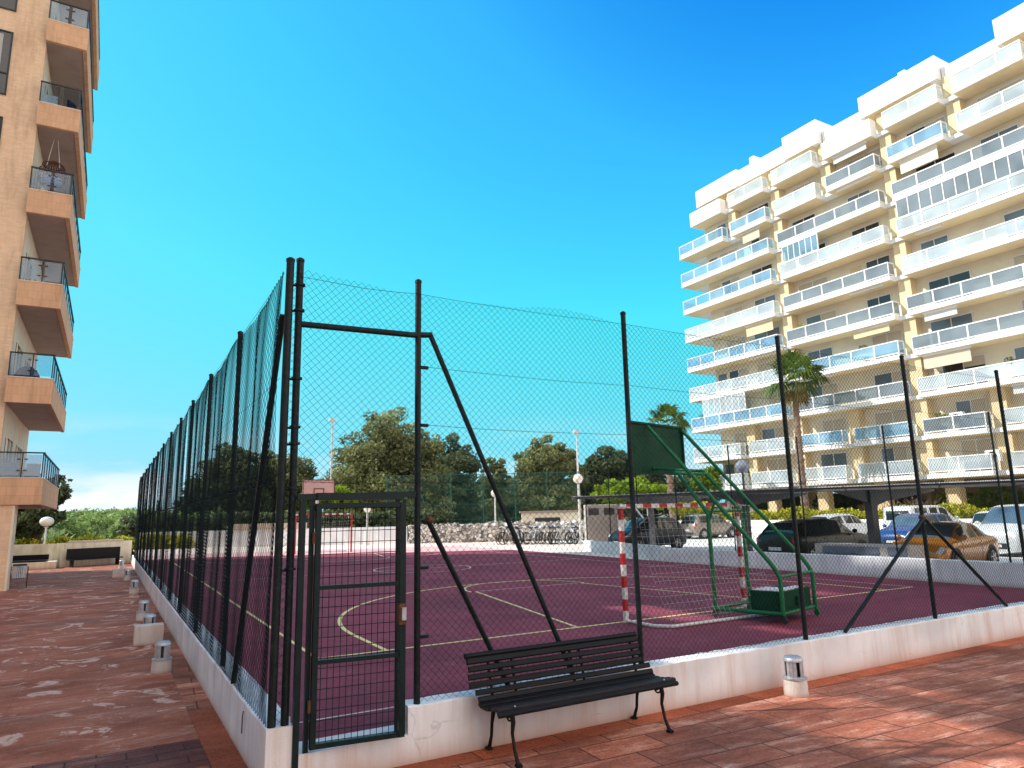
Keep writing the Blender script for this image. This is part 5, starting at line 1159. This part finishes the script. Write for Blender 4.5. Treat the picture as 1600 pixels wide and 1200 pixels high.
# ------------------------------------------------------------------ fan palms
def palm(label, x, y, z0, zc, rad, lean, seed, nf=34):
    g = random.Random(seed); t = thing('fan_palm', label, 'palm tree', (x, y, z0), 0, 'fan palms')
    b = MB(); pts, rr = [], []; H = zc - z0; n = 44
    for i in range(n + 1):
        f = i / n; pts.append((x + lean * (f ** 1.5 - 1), y + .12 * math.sin(f * 3), z0 - .2 + (H - .1) * f)); rr.append((.30 - .10 * f + (.10 * max(0, f - .82) / .18)) * (1.12 if i % 2 else .93))
    b.tube(pts, rr, 12); b.build('trunk', 'palmbark', t)
    b = MB()       # old leaf bases that stand off the trunk
    for i in range(150):
        f = g.uniform(.05, .98); a = g.uniform(0, 6.283); r_ = .29 - .09 * f; c = Vector((x + lean * (f ** 1.5 - 1), y, z0 + (H - .1) * f)); d = Vector((math.cos(a), math.sin(a), 0)); q = Vector((-d.y, d.x, 0)) * .05
        p = c + d * r_; b.add([p + q, p - q, p + d * .09 + Vector((0, 0, .13)) - q * .4, p + d * .09 + Vector((0, 0, .13)) + q * .4], [(0, 1, 2, 3)])
    b.build('leaf_base', 'palmbark', t)
    def fan(b, o, d, L, R_, droop, tone):
        d = d.normalized(); side = d.cross(Vector((0, 0, 1))); side = side.normalized() if side.length > .05 else Vector((1, 0, 0)); up = side.cross(d)
        e = o + d * L + Vector((0, 0, -.08 * L)); b.add([o + side * .025, o - side * .025, e - side * .015, e + side * .015], [(0, 1, 2, 3)], tone)
        nb = 17
        for k in range(nb):
            a = R(-115 + 230 * k / (nb - 1)); bl = R_ * (1 - .25 * abs(a) / 2.0) * g.uniform(.88, 1.08)
            dd = (d * math.cos(a) + side * math.sin(a)); w_ = side * math.cos(a) - d * math.sin(a)
            m1 = e + dd * bl * .55 + up * .06 * math.cos(a); tip = e + dd * bl + Vector((0, 0, -droop * bl * g.uniform(.6, 1.2)))
            ww = bl * .075
            b.add([e, m1 + w_ * ww + up * .03, tip, m1 - w_ * ww - up * .03], [(0, 1, 2, 3)], min(1, max(0, tone + g.uniform(-.2, .2))))
    c = Vector((x, y, zc)); b = MB()
    for i in range(nf):
        el = R(g.uniform(-28, 78)); a = i * 2.399 + g.uniform(-.2, .2); d = Vector((math.cos(a) * math.cos(el), math.sin(a) * math.cos(el), math.sin(el)))
        fan(b, c + d * .15 + Vector((0, 0, -.2)), d, rad * g.uniform(.42, .56), rad * g.uniform(.44, .56), .35 + .35 * (el < .3), .35 + .3 * math.sin(el) + g.uniform(-.1, .15))
    b.build('fronds', 'palm', t)
    b = MB()
    for i in range(13):
        el = R(g.uniform(-70, -35)); a = i * 2.399; d = Vector((math.cos(a) * math.cos(el), math.sin(a) * math.cos(el), math.sin(el)))
        fan(b, c + Vector((0, 0, -.45)), d, rad * .3, rad * .36, .5, g.uniform(.2, .9))
    b.build('dry_fronds', 'palmdry', t); return t
palm('tall fan palm with a ringed trunk standing before the white apartment block', 44, 28.45, .2, 11.9, 2.75, .15, 3)
palm('farther fan palm whose crown shows just above the green backboard', 40, 38.7, .2, 9.6, 2.2, -.1, 6, 26)

# bare twiggy shrub in front of the pilotis
t = thing('bare_shrub', 'leafless tangled shrub in front of the pillars above the white van', 'shrub', (45.5, 21.6, .2)); g = random.Random(4); b = MB()
for i in range(130):
    a = g.uniform(0, 6.28); s_ = Vector((45.5 + g.uniform(-.6, .6), 21.6 + g.uniform(-1.8, 1.8), .3)); e = s_ + Vector((math.cos(a) * g.uniform(.5, 1.5), math.sin(a) * g.uniform(.5, 2), g.uniform(1, 2.3)))
    b.tube([s_, s_.lerp(e, .5) + Vector((0, 0, .3)), e], [.03, .02, .008], 4, False)
b.build('twigs', 'bark2', t)

def hedge(label, p, q, z0, z1, m, seed, n=1500, w=.5, leaf=.14):
    g = np.random.default_rng(seed); f = g.uniform(0, 1, n); C_ = np.stack([p[0] + (q[0] - p[0]) * f + g.normal(0, w * .4, n), p[1] + (q[1] - p[1]) * f + g.normal(0, w * .4, n), z0 + (z1 - z0) * g.uniform(0, 1, n) + .12 * np.sin(f * 60) + .1 * np.sin(f * 23)], -1)
    V, Q, T = leaves(C_, [leaf * 1.6] * n, 9, leaf, seed); o = fast_mesh('flowering_hedge' if m == 'hedge' else 'hedge', V, Q, m, None, T); return tag(o, label, 'hedge')
hedge('long yellow green hedge on the white ledge at the back of the car park', (42.6, 40), (42.6, 5), 1.0, 1.75, 'hedge', 41, 2600)
hedge('yellow flowering hedge beyond the end wall of the left terrace', (-13, 53.4), (3.5, 45.6), -.4, 1.02, 'hedge', 42, 2600)
hedge('dark hedge behind the far wall of the court, below the trees', (0, 50.5), (20, 41), .3, 2.3, 'darkleaf', 43, 3400, .9, .2)
lw = thing('ledge_wall', 'white ledge wall along the back of the car park below the yellow hedge', 'wall', (42, 22, .2)); b = MB(); b.box((42.0, 4, 0), (42.25, 41, 1.12)); b.build('wall_section', 'fw', lw)

# pine forest rolling away beyond the terrace (reads as one mass)
g = np.random.default_rng(77); C_, R_ = [], []
for i in range(150):
    D = 62 + 190 * g.uniform(0, 1) ** 1.5; az = R(g.uniform(-17, 13)); cx, cy = -1.3 + D * math.sin(az), -6.4 + D * math.cos(az); zt = 1.0 + (D - 62) * .020 + g.uniform(-.6, .9); rr = g.uniform(2.2, 4.2)
    for k in range(16):
        a = g.uniform(0, 6.28); q = rr * g.uniform(0, 1) ** .5; C_.append((cx + q * math.cos(a), cy + q * math.sin(a), zt + 1.2 * (1 - (q / rr) ** 2) - g.uniform(0, .5))); R_.append(rr * .30)
V, Q, T = leaves(C_, R_, 46, .34, 78, .6); fast_mesh('pine_forest', V, Q, 'pine', None, T, 'stuff')
for nm, r0_, am, hz_, sd in (('hills', 520, 12, 3.5, 1), ('hills', 760, 16, 6, 5)):
    vs, fs = [], []
    az = np.linspace(-45, 70, 120)
    for a in az: h = hz_ + am * (.22 * math.sin(a * .31 + sd) + .18 * math.sin(a * .83 + sd * 2) + .05 * math.sin(a * 2.7)); x, y = math.sin(R(a)), math.cos(R(a)); vs += [(x * r0_, y * r0_, -12), (x * (r0_ + 60), y * (r0_ + 60), max(-2, h)), (x * (r0_ + 200), y * (r0_ + 200), -12)]
    for i in range(len(az) - 1):
        for k in (0, 1): fs.append((i * 3 + k, i * 3 + 3 + k, i * 3 + 4 + k, i * 3 + 1 + k))
    b = MB(); b.add(vs, fs); struct(b.build(nm, 'hill', smooth=True))

# ------------------------------------------------------------------ far boundary: walls, hut, tennis fence, bicycles
fw = thing('far_wall', 'low white wall along the far end of the court behind the red goal', 'wall', (9, 43, .2))
b = MB(); b.prism([(.6, 47.8), (16.3, 38.85), (16.42, 39.1), (.72, 48.05)], -.1, 1.34, 'z'); b.build('wall_section', 'wallside', fw)
b = MB(); b.prism([(5.6, 44.75), (10.3, 42.05), (10.42, 42.28), (5.7, 44.98)], 1.342, 1.75, 'z'); b.build('upper_block', 'concrete', fw)
sw = thing('rubble_wall', 'rough stone wall below the green tennis fence', 'wall', (19, 37, .2))
V_ = []; n = 90
P3 = [Vector((16.3, 38.8)), Vector((18.7, 37.4)), Vector((26.9, 33.0))]
def along(f): return P3[0].lerp(P3[1], f * 3) if f < 1 / 3 else P3[1].lerp(P3[2], (f - 1 / 3) * 1.5)
b = MB(); nv = 9; vs = []; fs = []
for i in range(n + 1):
    p = along(i / n)
    for j in range(nv + 1): vs.append((p.x + random.uniform(-.10, .10), p.y - .12 + random.uniform(-.14, .1), .0 + 1.42 * j / nv + random.uniform(-.05, .05) * (j < nv) + (random.uniform(-.08, .12) if j == nv else 0)))
    vs.append((p.x + .1, p.y + .4, 1.4))
m_ = nv + 2
for i in range(n):
    for j in range(nv + 1): fs.append((i * m_ + j, (i + 1) * m_ + j, (i + 1) * m_ + j + 1, i * m_ + j + 1))
b.add(vs, fs); b.build('stone_face', 'stone', sw)
ht = thing('pump_house', 'low pale flat roofed hut with a dark window strip beyond the bicycles', 'hut', (26, 35.6, .2), R(-29.5))
b = MB(); b.box((-2.2, 0, 0), (1.9, 2.6, 1.85)); b.build('wall', 'fc', ht, world=False); b = MB(); b.box((-2.35, -.15, 1.853), (2.05, 2.75, 1.98)); b.build('roof', 'soffit', ht, world=False)
b = MB(); b.box((-1.3, -.03, 1.05), (.5, -.004, 1.5)); b.build('window', 'windark', ht, world=False)
tf = thing('tennis_fence', 'tall green tennis court fence in front of the trees', 'fence', (24, 39.5, .2))
A_, B_ = Vector((16.6, 43.8)), Vector((29.1, 36.7)); d_ = (B_ - A_).normalized(); L_t = (B_ - A_).length
for k in range(7): p = A_ + d_ * (L_t * k / 6); b = MB(); b.tube([(p.x, p.y, 0), (p.x, p.y, 5.05)], .045, 7); b.build('post', 'tennis', tf, smooth=True)
b = MB()
for z in (5.0, 3.9, 2.8, 1.7): b.tube([(A_.x, A_.y, z), (B_.x, B_.y, z)], .022, 5)
b.build('rail', 'tennis', tf)
link_panel('mesh', (A_.x, A_.y), (d_.x, d_.y), L_t, .3, 5.0, .10, .013, tf, .02, .02, 61, m='tennis')
b = MB()
for s_ in (-1, 1): p = A_ + d_ * 2.4; q = p + d_ * s_ * 1.1; b.tube([(p.x, p.y - .05, 4.0), (q.x, q.y - .6, .3)], .035, 6)
b.build('brace', 'tennis', tf)

def bicycle(label, m):
    t = thing('bicycle', label, 'bicycle', (0, 0, 0), 0, 'bicycles along the stone wall')
    for cx in (-.52, .52):
        b = MB(); b.tube([(cx + .33 * math.cos(a), 0, .34 + .33 * math.sin(a)) for a in np.linspace(0, 6.283, 22)], .022, 5)
        for k in range(8): a = math.pi * k / 8; b.tube([(cx + .32 * math.cos(a), 0, .34 + .32 * math.sin(a)), (cx - .32 * math.cos(a), 0, .34 - .32 * math.sin(a))], .004, 3, False)
        b.build('wheel', 'tyre', t, world=False)
    b = MB(); J = dict(r=(-.52, 0, .34), f=(.52, 0, .34), c=(-.05, 0, .30), s=(-.2, 0, .82), h=(.36, 0, .84))
    for p, q in (('r', 'c'), ('r', 's'), ('c', 's'), ('c', 'h'), ('s', 'h'), ('f', 'h')): b.tube([J[p], J[q]], .026, 6)
    b.build('frame', m, t, world=False)
    b = MB(); b.tube([(.36, 0, .84), (.34, 0, .98)], .016, 6); b.tube([(.26, -.28, 1.0), (.36, -.14, .98), (.34, 0, .98), (.36, .14, .98), (.26, .28, 1.0)], .016, 6); b.build('handlebar', 'alu', t, world=False)
    b = MB(); b.tube([(-.2, 0, .8), (-.22, 0, .92)], .014, 6); b.sphere((-.24, 0, .95), .12, 10, 6, (1.1, .6, .35)); b.build('saddle', 'plastic', t, world=False)
    return t
kinds = [('p_black', 'black'), ('white', 'white'), ('p_grey', 'bronze'), ('alu', 'silver'), ('fabricw', 'cream')]
protos = [bicycle('%s framed bicycle leaning in the crowded row along the stone wall' % k[1], k[0]) for k in kinds]
pts = [(20.2 + (23.5 - 20.2) * i / 19, 32.2 + (28.8 - 32.2) * i / 19) for i in range(20)]
random.seed(21)
for i, (x, y) in enumerate(pts):
    o = protos[i] if i < 5 else copy_tree(protos[random.choice([0, 1, 1, 2, 3, 3, 4])])
    o.location = (x + random.uniform(-.2, .2), y + random.uniform(-.5, .5), gz(y)); o.rotation_euler = (random.uniform(-.2, .2), 0, R(38) + random.uniform(-.7, .7)); s_ = random.uniform(1.0, 1.15); o.scale = (s_,) * 3

# ------------------------------------------------------------------ sky, sun, camera
wd = bpy.data.worlds.new('World'); S.world = wd; wd.use_nodes = True; nt = wd.node_tree; nt.nodes.clear(); L = nt.links
EL, AZ = R(40), R(-60.6)
sky = nt.nodes.new('ShaderNodeTexSky'); sky.sky_type = 'NISHITA'; sky.sun_disc = False; sky.sun_elevation = EL; sky.sun_rotation = AZ; sky.air_density = 1.0; sky.dust_density = .6; sky.ozone_density = 1.6
gn = nt.nodes.new('ShaderNodeMix'); gn.data_type = 'RGBA'; gn.blend_type = 'MULTIPLY'; gn.inputs['Factor'].default_value = 1; L.new(sky.outputs[0], gn.inputs['A'])
tg = nt.nodes.new('ShaderNodeTexCoord'); dg = nt.nodes.new('ShaderNodeVectorMath'); dg.operation = 'DOT_PRODUCT'; dg.inputs[1].default_value = (.55, .25, .80); L.new(tg.outputs['Generated'], dg.inputs[0])
rg = ramp(nt, [(.36, (.46, .60, .95)), (.52, (.42, .76, .95)), (.74, (.33, .86, 1.0)), (.87, (.28, .84, 1.0)), (.965, (.08, .55, 1.0))]); L.new(dg.outputs['Value'], rg.inputs['Fac'])
g2 = nt.nodes.new('ShaderNodeMix'); g2.data_type = 'RGBA'; g2.blend_type = 'MULTIPLY'; g2.inputs['Factor'].default_value = 1; g2.inputs['B'].default_value = (1.0, 2.3, 2.3, 1); L.new(rg.outputs['Color'], g2.inputs['A']); L.new(g2.outputs['Result'], gn.inputs['B'])
tc = nt.nodes.new('ShaderNodeTexCoord'); sx = nt.nodes.new('ShaderNodeSeparateXYZ'); L.new(tc.outputs['Generated'], sx.inputs[0])
# low white haze and a few clouds near the skyline
mp = nt.nodes.new('ShaderNodeMapping'); mp.inputs['Scale'].default_value = (5, 5, 16); L.new(tc.outputs['Generated'], mp.inputs['Vector'])
nz = nt.nodes.new('ShaderNodeTexNoise'); nz.inputs['Scale'].default_value = 1.3; nz.inputs['Detail'].default_value = 6; L.new(mp.outputs[0], nz.inputs['Vector'])
band = ramp(nt, [(0, (1,) * 3), (.035, (.95,) * 3), (.07, (.35,) * 3), (.14, (.0,) * 3)]); L.new(sx.outputs['Z'], band.inputs['Fac'])
cl = ramp(nt, [(.45, (0,) * 3), (.62, (1,) * 3)]); L.new(nz.outputs['Fac'], cl.inputs['Fac'])
mu = nt.nodes.new('ShaderNodeMath'); mu.operation = 'MULTIPLY'; L.new(band.outputs['Color'], mu.inputs[0]); L.new(cl.outputs['Color'], mu.inputs[1])
mx = nt.nodes.new('ShaderNodeMix'); mx.data_type = 'RGBA'; mx.inputs['B'].default_value = (7.0, 7.2, 7.6, 1); L.new(mu.outputs[0], mx.inputs['Factor']); mn = nt.nodes.new('ShaderNodeVectorMath'); mn.operation = 'MINIMUM'; mn.inputs[1].default_value = (6.7, 5.5, 6.7); L.new(gn.outputs['Result'], mn.inputs[0]); L.new(mn.outputs[0], mx.inputs['A'])
# added bright cloud bank in the unseen sky behind the camera, as warm fill
dt = nt.nodes.new('ShaderNodeVectorMath'); dt.operation = 'DOT_PRODUCT'; dt.inputs[1].default_value = Vector((-.05, -.98, .12)).normalized(); L.new(tc.outputs['Generated'], dt.inputs[0])
n2 = nt.nodes.new('ShaderNodeTexNoise'); n2.inputs['Scale'].default_value = 2.2; n2.inputs['Detail'].default_value = 7; L.new(tc.outputs['Generated'], n2.inputs['Vector'])
ad = nt.nodes.new('ShaderNodeMath'); ad.operation = 'MULTIPLY_ADD'; ad.inputs[1].default_value = .5; ad.inputs[2].default_value = -.25; L.new(n2.outputs['Fac'], ad.inputs[0])
a2 = nt.nodes.new('ShaderNodeMath'); a2.operation = 'ADD'; L.new(ad.outputs[0], a2.inputs[0]); L.new(dt.outputs['Value'], a2.inputs[1])
cr = ramp(nt, [(.26, (0,) * 3), (.42, (1,) * 3)]); L.new(a2.outputs[0], cr.inputs['Fac'])
m2 = nt.nodes.new('ShaderNodeMix'); m2.data_type = 'RGBA'; m2.inputs['B'].default_value = (11.0, 10.2, 9.8, 1); L.new(cr.outputs['Color'], m2.inputs['Factor']); L.new(mx.outputs['Result'], m2.inputs['A'])
bg = nt.nodes.new('ShaderNodeBackground'); bg.inputs['Strength'].default_value = .15; L.new(m2.outputs['Result'], bg.inputs['Color'])
wo = nt.nodes.new('ShaderNodeOutputWorld'); L.new(bg.outputs[0], wo.inputs[0])
sl = bpy.data.lights.new('sun', 'SUN'); sl.energy = 5.0; sl.angle = R(.55); sl.color = (1, .965, .90)
so = bpy.data.objects.new('sun', sl); col.objects.link(so)
dv = Vector((.871 * math.cos(EL), -.491 * math.cos(EL), -math.sin(EL))); so.rotation_euler = dv.to_track_quat('-Z', 'Y').to_euler(); so.location = (-60, 40, 60)
cd = bpy.data.cameras.new('camera'); co = bpy.data.objects.new('camera', cd); col.objects.link(co); S.camera = co
yaw, pit, rol, f = R(29.93809381), R(10.68764298), R(-1.316993), 1084.49617
fwv = Vector((math.sin(yaw) * math.cos(pit), math.cos(yaw) * math.cos(pit), math.sin(pit))); r0 = Vector((math.cos(yaw), -math.sin(yaw), 0)); u0 = r0.cross(fwv)
rv = r0 * math.cos(rol) + u0 * math.sin(rol); uv = u0 * math.cos(rol) - r0 * math.sin(rol)
mt = Matrix((rv, uv, -fwv)).transposed().to_4x4(); mt.translation = Vector((-1.31003253, -6.41597567, 1.93)); co.matrix_world = mt
cd.sensor_fit = 'HORIZONTAL'; cd.sensor_width = 36; cd.lens = 36 * f / 1600; cd.clip_end = 3000; cd.clip_start = .05
S.view_settings.view_transform = 'Standard'; S.view_settings.look = 'None'; S.view_settings.exposure = 0; S.view_settings.gamma = 1
S.render.engine = 'CYCLES'; S.cycles.max_bounces = 6; S.cycles.diffuse_bounces = 3; S.cycles.glossy_bounces = 3; S.cycles.transparent_max_bounces = 10; S.cycles.use_denoising = True
S.cycles.caustics_reflective = False; S.cycles.caustics_refractive = False
